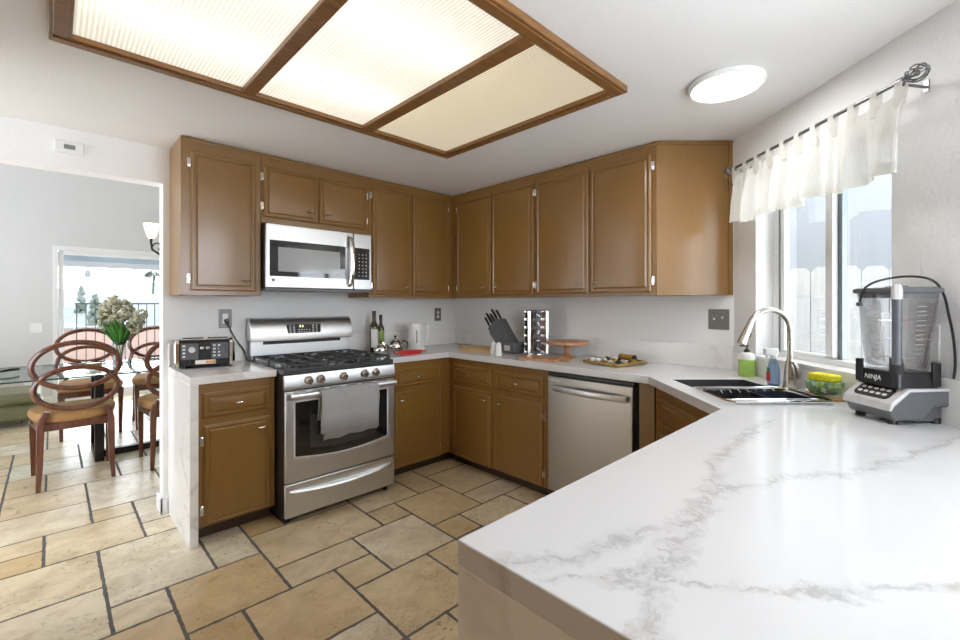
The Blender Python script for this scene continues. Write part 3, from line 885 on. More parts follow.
# ================================================================== APPLIANCES
def build_range():
    x0, x1 = -1.944, -1.188
    w = x1 - x0
    t = thing('gas_range', 'freestanding stainless steel gas range with black grates', 'range', (x0, -0.707, 0))
    D = 0.69
    m = MB(); m.box(0.003, w - 0.003, 0.02, D, 0.03, 0.885); m.build('body', M['black'], t, bevel=0.003)
    for fx in (0.04, w - 0.04):
        m = MB(); m.cyl((fx, 0.06, 0), (fx, 0.06, 0.032), 0.018, n=10); m.build('foot', M['black'], t)
    # cooktop
    m = MB(); m.box(0, w, 0.012, D - 0.06, 0.884, 0.918); m.build('cooktop', M['enamel'], t, bevel=0.006)
    # control panel
    m = MB(); m.prism_x([(0.02, 0.798), (-0.006, 0.798), (-0.010, 0.82), (0.004, 0.884), (0.02, 0.884)], 0, w); m.build('control_panel', M['steel'], t, bevel=0.002)
    for kx in (0.142, 0.217, 0.369, 0.518, 0.601):
        m = MB(); m.lathe([(0.0, 0), (0.027, 0), (0.027, 0.006), (0.022, 0.009), (0.021, 0.026), (0.018, 0.03), (0.0, 0.03)], 24)
        m.box(-0.005, 0.005, -0.021, 0.021, 0.028, 0.038)
        m.xf(Matrix.Translation((kx, -0.003, 0.846)) @ Matrix.Rotation(R(96), 4, 'X'))
        m.build('knob', M['nickel'], t, bevel=0.001)
    # oven door
    d = MB(); d.box(0.004, w - 0.004, -0.008, 0.018, 0.250, 0.790)
    d = d.build('oven_door', M['steel'], t, bevel=0.006)
    d.location = (0, 0, 0)
    prof = rrect(0.062, w - 0.068, 0.385, 0.722, 0.02)
    prof = [(x, z - (0.018 * (1 - ((x - w / 2) / (w / 2)) ** 2) if z < 0.5 else 0)) for x, z in prof]
    # bottom edge of the window bows down
    pts = [(0.062, 0.722), (0.062, 0.402)] + [(0.062 + (w - 0.13) * k / 16, 0.402 - 0.030 * math.sin(PI * k / 16)) for k in range(1, 16)] + [(w - 0.068, 0.402), (w - 0.068, 0.722)]
    m = MB(); m.ring_loft([[(x, -0.0082, z) for x, z in pts], [(x, -0.0100, z) for x, z in pts]]); m.build('oven_window', M['bglass'], d, smooth=False)
    pts2 = []
    for x, z in pts: pts2.append((w / 2 + (x - w / 2) * 1.035, 0.56 + (z - 0.56) * 1.06))
    m = MB(); n = len(pts)
    m.ring_loft([[(x, -0.0082, z) for x, z in pts2], [(x, -0.0095, z) for x, z in pts2], [(x, -0.0095, z) for x, z in pts], [(x, -0.0082, z) for x, z in pts]], False, False)
    m.build('window_trim', M['lgrey'], d, smooth=False)
    pts3 = [(w / 2 + (x - w / 2) * 0.72, 0.535 + (z - 0.56) * 0.62) for x, z in pts]
    m = MB(); m.ring_loft([[(x, -0.0101, z) for x, z in pts3], [(x, -0.0106, z) for x, z in pts3]]); m.build('inner_glass', plain('smoked_glass', (0.045, 0.047, 0.05), 0.06, var=0.0, spec=0.8), d, smooth=False)
    m = MB()
    m.tube([(0.02, -0.055, 0.765), (0.10, -0.058, 0.764), (w / 2, -0.062, 0.763), (w - 0.10, -0.058, 0.764), (w - 0.02, -0.055, 0.765)], 0.017, 10, ry=0.008, up=(0, 0, 1))
    for hx in (0.045, w - 0.045): m.box(hx - 0.012, hx + 0.012, -0.055, -0.007, 0.757, 0.773)
    m.build('door_handle', M['steel'], d)
    m = MB()
    for k in range(6): m.box(0.05 + k * 0.112, 0.13 + k * 0.112, -0.0088, -0.0079, 0.781, 0.785)
    m.build('vent_slot', M['black'], d, smooth=False)
    # drawer
    d = MB(); d.box(0.004, w - 0.004, -0.006, 0.018, 0.045, 0.243); d = d.build('warming_drawer', M['steel'], t, bevel=0.006)
    m = MB(); k = 18; rings = []
    for i in range(k + 1):
        f = i / k; x = 0.03 + (w - 0.06) * f; z = 0.192 - 0.020 * math.sin(PI * f); y = -0.008 - 0.03 * math.sin(PI * min(1, max(0, f * 1.0))) ** 0.5
        rings.append([(x, -0.004, z - 0.014), (x, y - 0.002, z - 0.012), (x, y - 0.004, z + 0.004), (x, y + 0.002, z + 0.014), (x, -0.004, z + 0.016)])
    m.ring_loft(rings); m.build('drawer_handle', M['steel'], d)
    # backguard
    b = MB()
    prof = [(D - 0.095, 1.045), (D - 0.088, 1.055), (D - 0.086, 1.10), (D - 0.079, 1.14), (D - 0.066, 1.175), (D - 0.050, 1.195), (D - 0.028, 1.207), (D, 1.207), (D, 1.045)]
    b.prism_x(prof, 0.0, w); b = b.build('backguard', M['steel'], t, bevel=0.008)
    m = MB(); m.box(0.01, w - 0.01, D - 0.055, D, 0.885, 1.0455); m.build('backguard_riser', M['steel'], t, smooth=False)
    m = MB(); m.box(0.09, w - 0.09, D - 0.0635, D - 0.054, 1.02, 1.044); m.build('vent', M['black'], t, bevel=0.004)
    # display lies on the sloped face
    sl = 0.20
    mt = Matrix.Translation((0.365, D - 0.0835, 1.125)) @ Matrix.Rotation(-sl, 4, 'X')
    m = MB(); m.ring_loft([[(a, 0.0, c) for a, c in ((-0.125, 0.032), (-0.115, -0.032), (0.125, -0.032), (0.13, 0.032))], [(a, -0.0025, c) for a, c in ((-0.125, 0.032), (-0.115, -0.032), (0.125, -0.032), (0.13, 0.032))]])
    m.xf(mt); dsp = m.build('display', M['bglass'], b, smooth=False)
    m = MB()
    for r_ in range(4):
        for c in list(range(2)) + [6, 7]:
            m.box(-0.105 + c * 0.028, -0.092 + c * 0.028, -0.0032, -0.0024, 0.018 - r_ * 0.015, 0.025 - r_ * 0.015)
        for c in range(5):
            if r_ >= 2: m.box(-0.04 + c * 0.019, -0.03 + c * 0.019, -0.0032, -0.0024, 0.019 - r_ * 0.015, 0.024 - r_ * 0.015)
    m.xf(mt); m.build('key', M['print'], b, smooth=False)
    m = MB()
    for c in (-0.03, -0.012): m.box(c, c + 0.010, -0.0032, -0.0024, 0.010, 0.026)
    m.xf(mt); m.build('led_digit', M['ledgreen'], b, smooth=False)
    # burners and grates
    for (bx, by, br) in ((0.17, 0.17, 0.045), (0.17, 0.46, 0.035), (0.378, 0.315, 0.05), (0.59, 0.17, 0.04), (0.59, 0.46, 0.045)):
        m = MB(); m.lathe([(0, 0), (br * 1.25, 0), (br * 1.2, 0.010), (br, 0.012), (br, 0.020), (br * 0.9, 0.024), (0, 0.025)], 24, (bx, by, 0.918)); m.build('burner', M['nickel'] if br > 0.045 else M['iron'], t)
    gz = 0.944
    for (gx0, gx1) in ((0.018, 0.262), (0.264, 0.492), (0.494, 0.738)):
        m = MB(); gy0, gy1 = 0.035, 0.60; r_ = 0.0055
        def bar(a, b_): m.cyl(a, b_, r_, n=6)
        c = [(gx0 + r_, gy0, gz), (gx1 - r_, gy0, gz), (gx1 - r_, gy1, gz), (gx0 + r_, gy1, gz)]
        for i in range(4): bar(c[i], c[(i + 1) % 4])
        my = (gy0 + gy1) / 2; mx = (gx0 + gx1) / 2
        bar((gx0 + r_, my, gz), (gx1 - r_, my, gz))
        for cy in ((gy0 + my) / 2, (gy1 + my) / 2):
            bar((gx0 + r_, cy, gz), (mx - 0.03, cy, gz)); bar((gx1 - r_, cy, gz), (mx + 0.03, cy, gz))
            for s in (-1, 1):
                bar((mx, cy + s * (my - gy0) / 2, gz), (mx, cy + s * 0.03, gz))
                bar((gx0 + r_, cy + s * 0.12, gz), (mx - 0.05, cy + s * 0.05, gz)); bar((gx1 - r_, cy + s * 0.12, gz), (mx + 0.05, cy + s * 0.05, gz))
        for p in c + [(gx0 + r_, my, gz), (gx1 - r_, my, gz)]:
            m.cyl((p[0], p[1], 0.917), (p[0], p[1], gz + 0.004), 0.008, 0.007, 6)
        m.build('grate', M['iron'], t)
    # towel over the handle: own thing
    tw = thing('towel', 'grey terry towel draped over the oven door handle', 'towel', (x0, -0.707, 0))
    def sheet(xa, xb, zf, zbk, off, nm, sl=0.0):
        m = MB(); nx = 22
        path = [(-0.041, zbk), (-0.041, 0.70), (-0.043, 0.765), (-0.050, 0.783), (-0.062, 0.787), (-0.074, 0.780), (-0.080, 0.765), (-0.081, 0.70), (-0.080, 0.62), (-0.078, zf)]
        rings = []
        for i in range(nx + 1):
            f = i / nx; x = xa + (xb - xa) * f
            row = []
            for k, (y, z) in enumerate(path):
                fl = max(0, (0.79 - z)) * 0.018 * math.sin(f * 9 + z * 6)
                zz = z + (sl * (f - 0.5) if k == len(path) - 1 else 0) + (0.004 * math.sin(f * 17) if k == len(path) - 1 else 0)
                row.append((x + 0.004 * math.sin(z * 20), y - off * (1 if k > 4 else -0.3) + fl * (1 if k > 4 else 0.2), zz))
            rings.append(row)
        m.ring_loft(rings, False, False, closed=False)
        o = m.build(nm, M['towel'], tw)
        s = o.modifiers.new('thick', 'SOLIDIFY'); s.thickness = 0.006; s.offset = 0
        return o
    sheet(0.186, 0.578, 0.515, 0.60, 0.007, 'towel_front', -0.02)
    sheet(0.206, 0.572, 0.488, 0.56, -0.001, 'towel_underlayer', 0.01)
build_range()

def build_microwave():
    x0, x1 = -1.944, -1.192
    w = x1 - x0; z0, z1 = 1.405, 1.822
    t = thing('microwave', 'stainless over-the-range microwave mounted above the gas range', 'microwave', (x0, -0.40, 0))
    m = MB(); m.box(0.0, w, 0.02, 0.395, z0, z1); m.build('body', M['gap'], t, bevel=0.003)
    d = MB(); d.box(0.0, 0.602, -0.004, 0.02, z0 + 0.006, z1); d = d.build('door', M['steel'], t, bevel=0.005)
    m = MB(); m.box(0.022, 0.545, -0.0055, -0.004, z0 + 0.080, z1 - 0.105); m.build('door_glass', M['bglass'], d, smooth=False)
    m = MB(); m.box(0.075, 0.500, -0.0062, -0.0055, z0 + 0.112, z1 - 0.148); m.build('window_screen', plain('grey_screen', (0.36, 0.365, 0.37), 0.10, var=0.06, scale=300), d, smooth=False)
    m = MB(); m.box(0.606, w, -0.004, 0.02, z0 + 0.006, z1); c = m.build('control_panel', M['steel'], t, bevel=0.005)
    m = MB(); m.box(0.612, w - 0.018, -0.0055, -0.004, z0 + 0.080, z1 - 0.105); m.build('keypad', M['bglass'], c, smooth=False)
    m = MB()
    for r_ in range(7):
        for k in range(3):
            m.box(0.645 + k * 0.028, 0.653 + k * 0.028, -0.0062, -0.0054, z0 + 0.105 + r_ * 0.026, z0 + 0.111 + r_ * 0.026)
    m.build('key', M['print'], c, smooth=False)
    m = MB(); hx = 0.570
    m.tube([(hx, -0.004, z0 + 0.03), (hx + 0.004, -0.030, z0 + 0.05), (hx + 0.008, -0.050, z0 + 0.12), (hx + 0.010, -0.056, (z0 + z1) / 2), (hx + 0.008, -0.050, z1 - 0.12), (hx + 0.004, -0.030, z1 - 0.05), (hx, -0.004, z1 - 0.03)], 0.016, 10, ry=0.008, up=(1, 0, 0))
    m.build('handle', M['chrome'], d)
    m = MB(); m.box(0.0, w, 0.0, 0.36, z0 - 0.012, z0 + 0.004); m.build('bottom_vent', M['mgrey'], t, bevel=0.003)
    m = MB(); m.lathe([(0, 0), (0.011, 0), (0.011, 0.0012), (0, 0.0012)], 20); m.xf(Matrix.Translation((0.045, -0.004, z0 + 0.055)) @ Matrix.Rotation(R(90), 4, 'X')); m.build('maker_badge', M['mgrey'], d)
build_microwave()

def build_dishwasher():
    y0, y1 = -1.592, -2.197
    w = y0 - y1
    t = thing('dishwasher', 'stainless steel dishwasher with bar handle under the counter', 'dishwasher', (-0.587, y0, 0), R(-90))
    m = MB(); m.box(0.0, w, 0.02, 0.56, 0.09, CU - 0.004); m.build('tub', M['gap'], t, smooth=False)
    m = MB(); m.box(0.004, w - 0.004, 0.07, 0.09, 0.0, 0.09); m.build('toe_panel', M['black'], t, smooth=False)
    d = MB(); d.box(0.004, w - 0.016, -0.012, 0.02, 0.10, 0.842); d = d.build('door', M['steelv'], t, bevel=0.006)
    m = MB(); m.box(0.004, w - 0.010, -0.006, 0.02, 0.846, 0.866); m.build('control_strip', M['black'], t, bevel=0.002)
    m = MB(); pts = []
    k = 14
    for i in range(k + 1):
        f = i / k; pts.append((0.058 + (w - 0.10) * f, -0.030 - 0.028 * math.sin(PI * f), 0.770))
    m.tube(pts, 0.019, 10, ry=0.008, up=(0, 0, 1))
    for hx in (0.066, w - 0.05): m.box(hx - 0.008, hx + 0.010, -0.036, -0.010, 0.756, 0.784)
    m.build('handle', M['steel'], d)
    m = MB()
    for a_, b_ in ((0.028, 0.052), (0.055, 0.064), (0.067, 0.096)): m.box(a_, b_, -0.0132, -0.0118, 0.812, 0.820)
    m.build('maker_badge', M['lgrey'], d, smooth=False)
build_dishwasher()

# ================================================================== WALL PLATES
def plate(name, label, cat, loc, rz, w, h, mat, kind, group=None):
    t = thing(name, label, cat, loc, rz, group)
    m = MB(); m.box(-w / 2, w / 2, -0.006, 0, -h / 2, h / 2); m.build('cover_plate', mat, t, bevel=0.003)
    m = MB()
    if kind == 'outlet':
        for z in (-0.02, 0.02):
            m = MB(); m.lathe([(0, 0), (0.016, 0), (0.0155, 0.003), (0, 0.003)], 18); m.xf(Matrix.Translation((0, -0.006, z)) @ Matrix.Rotation(R(90), 4, 'X'))
            s = m.build('socket', M['wplast'], t)
            m = MB(); m.box(-0.007, -0.005, -0.0096, -0.0085, z - 0.002, z + 0.008); m.box(0.005, 0.007, -0.0096, -0.0085, z - 0.002, z + 0.008); m.build('slot', M['black'], s, smooth=False)
    elif kind == 'decora':
        m.box(-0.017, 0.017, -0.009, -0.006, -0.033, 0.033); m.build('socket', M['wplast'], t, bevel=0.002)
    else:
        for k in range(kind):
            xx = (k - (kind - 1) / 2) * 0.046
            m = MB(); m.box(xx - 0.005, xx + 0.005, -0.018, -0.006, -0.004 + 0.008 * (k % 2), 0.008 + 0.008 * (k % 2)); m.build('toggle', M['wplast'], t, bevel=0.002)
    return t
plate('wall_outlet', 'pewter framed white outlet with black plug beside the toaster', 'outlet', (-2.073, 0, 1.207), 0, 0.078, 0.125, M['pewter'], 'decora', 'wall outlets')
plate('wall_outlet', 'small pewter outlet plate above the white kettle', 'outlet', (-0.235, 0, 1.205), 0, 0.078, 0.122, M['pewter'], 'outlet', 'wall outlets')
plate('light_switch', 'double pewter switch plate next to the window corner', 'switch', (0, -2.436, 1.213), R(-90), 0.118, 0.122, M['pewter'], 2, 'switch plates')
plate('wall_outlet', 'white outlet on the window wall behind the blender', 'outlet', Cxy(1.125, 0, 1.175), RC, 0.075, 0.12, M['wplast'], 'outlet', 'wall outlets')
plate('light_switch', 'white double switch plate on the dining wall beside the glass door', 'switch', (-3.06, DY, 1.0), 0, 0.115, 0.12, M['wplast'], 2, 'switch plates')
plate('wall_outlet', 'white outlet low on the dining wall', 'outlet', (-3.13, DY, 0.32), 0, 0.075, 0.12, M['wplast'], 'outlet', 'wall outlets')
# thermostat on the header
t = thing('thermostat', 'white thermostat with grey display above the dining opening', 'thermostat', (-2.845, 0, 2.172))
m = MB(); m.box(-0.062, 0.062, -0.022, 0, -0.034, 0.034); m.build('housing', M['wplast'], t, bevel=0.006)
m = MB(); m.box(-0.022, 0.024, -0.0232, -0.0215, -0.012, 0.013); m.build('display', M['display'], t, smooth=False)
# power cord of the range
t = thing('power_cord', 'black power cord plugged in near the toaster and hanging behind the range', 'cord', (-2.066, -0.009, 1.192))
m = MB(); m.lathe([(0, 0), (0.015, 0), (0.016, 0.012), (0.010, 0.024), (0, 0.026)], 14); m.xf(Matrix.Rotation(R(90), 4, 'X')); m.build('plug', M['black'], t)
m = MB(); m.tube([(0, -0.018, -0.004), (0.006, -0.028, -0.03), (0.02, -0.032, -0.07), (0.05, -0.028, -0.13), (0.09, -0.026, -0.185), (0.108, -0.03, -0.23), (0.112, -0.05, -0.272)], 0.0045, 8); m.build('cable', M['black'], t)

# ================================================================== COUNTER ITEMS
def build_toaster():
    t = thing('toaster', 'four-slice chrome and black toaster on the short counter', 'toaster', (-2.220, -0.150, CT), R(-14))
    w, d, h = 0.135, 0.10, 0.175
    m = MB()
    prof = [(-d + 0.006, 0.012), (-d, 0.03), (-d + 0.004, h - 0.02), (-d + 0.016, h - 0.004), (d - 0.016, h - 0.004), (d - 0.004, h - 0.02), (d, 0.03), (d - 0.006, 0.012)]
    m.prism_x(prof, -w, w); m.build('shell', M['black'], t, bevel=0.006)
    for s in (-1, 1):
        rings = []
        m = MB()
        for ins, xx in ((0, w - 0.004), (0.0, w + 0.012), (0.012, w + 0.022), (0.03, w + 0.026)):
            rings.append([(s * xx, a, b) for a, b in rrect(-d - 0.003 + ins, d + 0.003 - ins, 0.006 + ins, h + 0.004 - ins, 0.03)])
        m.ring_loft(rings); m.build('end_cap', M['chrome'], t)
    m = MB(); m.box(-w + 0.01, w - 0.01, -d + 0.01, d - 0.01, h - 0.005, h + 0.003); top = m.build('top_plate', M['chrome'], t, bevel=0.003)
    m = MB()
    for xx in (-0.066, 0.066):
        for yy in (-0.035, 0.035): m.box(xx - 0.055, xx + 0.055, yy - 0.013, yy + 0.013, h + 0.003, h + 0.0042)
    m.build('slot', M['gap'], top, smooth=False)
    yf = -d
    for s in (-1, 1):
        xc = s * 0.078
        m = MB(); m.box(xc - 0.045, xc + 0.045, yf - 0.004, yf + 0.006, 0.055, h - 0.022); p = m.build('control_panel', M['dgrey'], t, bevel=0.003)
        m = MB()
        for k in range(4):
            m.box(xc - 0.036, xc - 0.022, yf - 0.0062, yf - 0.0038, 0.07 + k * 0.021, 0.080 + k * 0.021)
            if s > 0: m.box(xc - 0.010, xc + 0.002, yf - 0.0062, yf - 0.0038, 0.07 + k * 0.021, 0.080 + k * 0.021)
        m.build('button', M['print'], p, bevel=0.001)
        m = MB(); m.cyl((xc + 0.012, yf - 0.003, 0.115), (xc + 0.012, yf - 0.022, 0.115), 0.019, 0.016, 16); m.build('dial', M['lgrey'] if s < 0 else M['dgrey'], p)
        m = MB(); m.cyl((xc - 0.005, yf + 0.002, 0.038), (xc - 0.005, yf - 0.016, 0.038), 0.013, 0.011, 12); m.build('knob', M['black'], t)
    for xx in (-0.014, 0.016):
        m = MB(); m.box(xx - 0.010, xx + 0.010, yf - 0.030, yf + 0.004, 0.118, 0.134); m.build('lever', M['chrome'], t, bevel=0.003)
    m = MB(); m.box(-0.05, 0.055, yf - 0.0032, yf - 0.0012, 0.026, 0.050); st = m.build('sticker', M['paper'], t, smooth=False)
    m = MB(); m.box(0.004, 0.053, yf - 0.0036, yf - 0.0030, 0.029, 0.046); m.build('sticker_print', plain('orange_print', (0.75, 0.35, 0.10), 0.6), st, smooth=False)
    for sx in (-1, 1):
        for sy in (-1, 1):
            m = MB(); m.cyl((sx * 0.11, sy * 0.075, 0), (sx * 0.11, sy * 0.075, 0.014), 0.012, n=8); m.build('foot', M['black'], t)
build_toaster()

def bottle(label, x, y, h, r, labelmat):
    t = thing('oil_bottle', label, 'bottle', (x, y, CT), 0, 'olive oil bottles')
    m = MB(); m.lathe([(0, 0), (r, 0), (r, h * 0.60), (r * 0.9, h * 0.66), (r * 0.45, h * 0.74), (r * 0.40, h * 0.86), (0, h * 0.86)], 20); m.build('glass', M['oliveglass'], t)
    m = MB(); m.lathe([(0, h * 0.84), (r * 0.48, h * 0.84), (r * 0.48, h), (0, h)], 16); m.build('cap', M['black'], t)
    m = MB(); n = 12
    ring = lambda z: [((r + 0.0008) * math.cos(R(-165 + 150 * k / n)), (r + 0.0008) * math.sin(R(-165 + 150 * k / n)), z) for k in range(n + 1)]
    m.ring_loft([ring(h * 0.12), ring(h * 0.56)], False, False, closed=False); m.build('paper_label', labelmat, t)
bottle('taller dark green oil bottle with long white label', -1.03, -0.165, 0.335, 0.033, M['paper'])
bottle('shorter dark green oil bottle with green and white label', -0.948, -0.135, 0.302, 0.029, M['greenpaper'])

def teapot(label, x, y, r, rz):
    t = thing('teapot', label, 'teapot', (x, y, CT), rz, 'steel teapots')
    m = MB(); m.lathe([(0, 0), (r * 0.7, 0), (r * 0.95, r * 0.35), (r, r * 0.75), (r * 0.85, r * 1.15), (r * 0.5, r * 1.4), (0, r * 1.42)], 24); m.build('body', M['chrome'], t)
    m = MB(); m.lathe([(0, 0), (r * 0.52, 0), (r * 0.45, r * 0.15), (r * 0.15, r * 0.25), (0, r * 0.26)], 20, (0, 0, r * 1.38)); l = m.build('lid', M['chrome'], t)
    m = MB(); m.lathe([(0, 0), (r * 0.10, 0), (r * 0.08, r * 0.12), (r * 0.17, r * 0.24), (r * 0.12, r * 0.36), (0, r * 0.38)], 14, (0, 0, r * 1.6)); m.build('knob', M['black'], l)
    m = MB(); m.tube([(-r * 0.85, 0, r * 0.6), (-r * 1.2, 0, r * 0.75), (-r * 1.45, 0, r * 1.2)], [r * 0.2, r * 0.14, r * 0.10], 10); m.build('spout', M['chrome'], t)
    m = MB(); m.tube([(r * 0.7, 0, r * 1.25), (r * 1.05, 0, r * 1.35), (r * 1.4, 0, r * 1.1), (r * 1.45, 0, r * 0.7), (r * 1.3, 0, r * 0.35)], r * 0.09, 8); m.build('handle', M['black'], t)
teapot('small steel teapot beside the cooktop in front of the oil bottles', -1.085, -0.36, 0.052, R(10))
teapot('larger steel teapot between the kettle and the oil bottles', -0.92, -0.31, 0.070, R(-25))

t = thing('serving_dish', 'flat red oval dish on the counter in front of the teapots', 'dish', (-0.885, -0.475, CT), R(5))
m = MB(); m.lathe([(0, 0), (0.85, 0), (1.0, 0.016), (1.0, 0.022), (0.96, 0.022), (0.82, 0.008), (0, 0.008)], 32, sx=0.115, sy=0.06); m.build('dish_body', M['red'], t)
for s in (-1, 1):
    m = MB(); m.box(s * 0.108, s * 0.155, -0.018, 0.018, 0.010, 0.020); m.build('handle', M['red'], t, bevel=0.004)

t = thing('electric_kettle', 'white plastic electric kettle standing in the corner by the teapots', 'kettle', (-0.675, -0.255, CT), R(-30))
m = MB(); m.lathe([(0, 0), (0.070, 0), (0.072, 0.016), (0.066, 0.02), (0.066, 0.03), (0.060, 0.21), (0.055, 0.226), (0, 0.230)], 28); m.build('jug', M['wplast'], t)
m = MB(); m.tube([(0.055, 0, 0.212), (0.085, 0, 0.214), (0.105, 0, 0.19), (0.104, 0, 0.12), (0.092, 0, 0.07), (0.064, 0, 0.055)], 0.013, 10, ry=0.009, up=(1, 0, 0.01)); m.build('handle', M['wplast'], t)
m = MB(); m.prism_z([(-0.054, -0.016), (-0.074, 0), (-0.054, 0.016)], 0.190, 0.222); m.build('spout', M['wplast'], t, bevel=0.004)
m = MB(); m.xf(Matrix()); m.box(-0.004, 0.004, -0.0665, -0.058, 0.06, 0.17); m.build('water_gauge', M['dgrey'], t, bevel=0.002)

# wooden board in the corner
t = thing('cutting_board', 'pale bamboo cutting board lying in the counter corner', 'cutting board', (-0.31, -0.66, CT), R(-90))
m = MB(); m.prism_z(rrect(-0.16, 0.22, -0.11, 0.10, 0.03), 0.0, 0.028); m.build('board', M['bamboo'], t, bevel=0.004)
m = MB(); m.prism_z(rrect(-0.25, -0.155, -0.03, 0.03, 0.02), 0.006, 0.026); m.build('handle', M['bamboo'], t, bevel=0.004)
# shakers
def shaker(label, x, y):
    t = thing('shaker', label, 'shaker', (x, y, CT), 0, 'white shakers')
    m = MB(); m.lathe([(0, 0), (0.026, 0), (0.026, 0.006), (0.017, 0.088), (0.012, 0.096), (0, 0.098)], 20); m.build('body', M['wplast'], t)
    m = MB(); m.lathe([(0, 0), (0.006, 0), (0.005, 0.002), (0, 0.002)], 10, (0, 0, 0.0975)); m.build('cap', M['lgrey'], t)
shaker('white conical shaker standing beside the bamboo board', -0.455, -0.965)
shaker('white conical shaker in front of the knife block', -0.475, -1.040)

def build_knife_block():
    t = thing('knife_block', 'dark grey slanted knife block full of knives', 'knife block', (-0.265, -0.968, CT), R(-90))
    # local: x towards the window, y into the wall; block leans to -x
    ax = Vector((-0.61, 0, 0.79)).normalized(); nx = Vector((0.79, 0, 0.61))
    poly = [(0.085, 0.0), (0.085, 0.04), (-0.095, 0.275), (-0.205, 0.190), (-0.055, 0.0)]
    m = MB(); m.ring_loft([[(x, -0.055, z) for x, z in poly], [(x, 0.055, z) for x, z in poly]]); m.build('block', M['dgrey'], t, bevel=0.008)
    m = MB(); m.box(-0.075, 0.098, -0.062, 0.062, 0, 0.085); m.build('foot', M['mgrey'], t, bevel=0.010)
    m = MB(); m.box(-0.005, 0.055, -0.0632, -0.0619, 0.022, 0.064); m.build('badge', M['lgrey'], t, smooth=False)
    m = MB(); m.prism_x([(-0.045, 0), (-0.045, 0.028), (0.045, 0.028), (0.045, 0)], 0, 0.12)
    m.xf(Matrix.Translation((-0.195, 0, 0.150)) @ Matrix.Rotation(R(45), 4, 'Y')); m.build('front_slot_block', M['mgrey'], t, bevel=0.004)
    m = MB(); m.box(-0.13, -0.075, -0.03, 0.03, 0.0, 0.003); m.xf(Matrix.Translation((-0.02, 0, 0.245)) @ Matrix.Rotation(R(-37), 4, 'Y')); m.build('steel_cap', M['chrome'], t, bevel=0.001)
    ln = [0.105, 0.125, 0.095, 0.115]
    for r_ in range(4):
        for c in range(2):
            o_ = Vector((-0.196 + r_ * 0.027, -0.026 + c * 0.05, 0.197 + r_ * 0.0209)) - ax * 0.004
            L = ln[(r_ + c) % 4]
            m = MB(); m.tube([o_, o_ + ax * L * 0.4, o_ + ax * L * 0.85, o_ + ax * L], [0.0075, 0.0085, 0.0095, 0.006], 8, ry=0.012, up=nx)
            kn = m.build('knife_handle', M['black'], t)
            m = MB(); m.cyl(o_ + ax * 0.006, o_ + ax * 0.016, 0.0125, n=8); m.build('bolster', M['chrome'], kn)
build_knife_block()

def build_spices():
    cx, cy = -0.200, -1.180
    t = thing('spice_carousel', 'tall chrome revolving rack holding spice jars', 'spice rack', (cx, cy, CT), R(-38))
    H = 0.345; s = 0.068
    m = MB(); m.lathe([(0, 0), (0.088, 0), (0.088, 0.012), (0, 0.012)], 32); m.build('base', M['chrome'], t)
    m = MB(); m.prism_z(rrect(-0.085, 0.085, -0.085, 0.085, 0.012), H - 0.008, H); m.build('top', M['mgrey'], t, bevel=0.002)
    m = MB()
    m.box(-0.03, 0.03, -0.03, 0.03, 0.012, H - 0.008)
    m.build('core', M['mgrey'], t, smooth=False)
    for sx in (-1, 1):
        for sy in (-1, 1):
            m = MB(); m.box(sx * 0.060, sx * 0.080, sy * 0.076, sy * 0.080, 0.012, H - 0.008); m.box(sx * 0.076, sx * 0.080, sy * 0.060, sy * 0.076, 0.012, H - 0.008); m.build('corner_post', M['nickel'], t, smooth=False)
    rows = ['bottom', 'fourth', 'third', 'second', 'top']
    proto = None
    c38 = R(-38)
    k = 0
    sp = [M['spice1'], M['spice2'], M['spice3']]
    for row in range(5):
        z = CT + 0.048 + row * 0.064
        for side, nm in ((0, 'facing the knife block side'), (1, 'facing the room'), (2, 'facing the cake stand side')):
            ang = c38 + R(-180 + 90 * side)     # outward direction of this face
            dx, dy = math.cos(ang), math.sin(ang)
            j = thing('spice_jar', 'black lidded spice jar, %s row of the carousel, %s' % (rows[row], nm), 'spice jar', (cx + dx * 0.034, cy + dy * 0.034, z), ang + R(90), 'spice jars in the carousel')
            m = MB(); m.cyl((0, 0.0, 0), (0, -0.036, 0), 0.0225, n=16); m.build('jar', sp[k % 3], j)
            m = MB(); m.cyl((0, -0.036, 0), (0, -0.052, 0), 0.0235, n=16); l = m.build('lid', M['black'], j)
            m = MB(); m.box(-0.016, 0.016, -0.0535, -0.0518, -0.005, 0.005); m.xf(Matrix.Rotation(R(35 * (k % 4)), 4, 'Y')); m.build('label_strip', M['lgrey'], l, smooth=False)
            k += 1
build_spices()

t = thing('cake_stand', 'round acacia wood cake stand on a turned foot', 'cake stand', (-0.215, -1.485, CT))
m = MB(); m.lathe([(0, 0), (0.060, 0), (0.060, 0.006), (0.028, 0.022), (0.020, 0.035), (0.022, 0.075), (0.030, 0.098), (0, 0.098)], 28); m.build('foot', M['acacia'], t)
m = MB(); m.lathe([(0, 0), (0.150, 0), (0.155, 0.004), (0.155, 0.022), (0.15, 0.025), (0, 0.025)], 40, (0, 0, 0.098)); m.build('plate', M['acacia'], t)
t = thing('serving_board', 'reddish wood paddle board lying in front of the cake stand', 'serving board', (-0.435, -1.435, CT), R(-80))
m = MB(); m.prism_z(rrect(-0.16, 0.13, -0.085, 0.085, 0.02), 0, 0.018); m.build('board', M['acacia'], t, bevel=0.003)
m = MB(); m.prism_z(rrect(0.125, 0.20, -0.02, 0.02, 0.012), 0.002, 0.016); m.build('handle', M['acacia'], t, bevel=0.003)

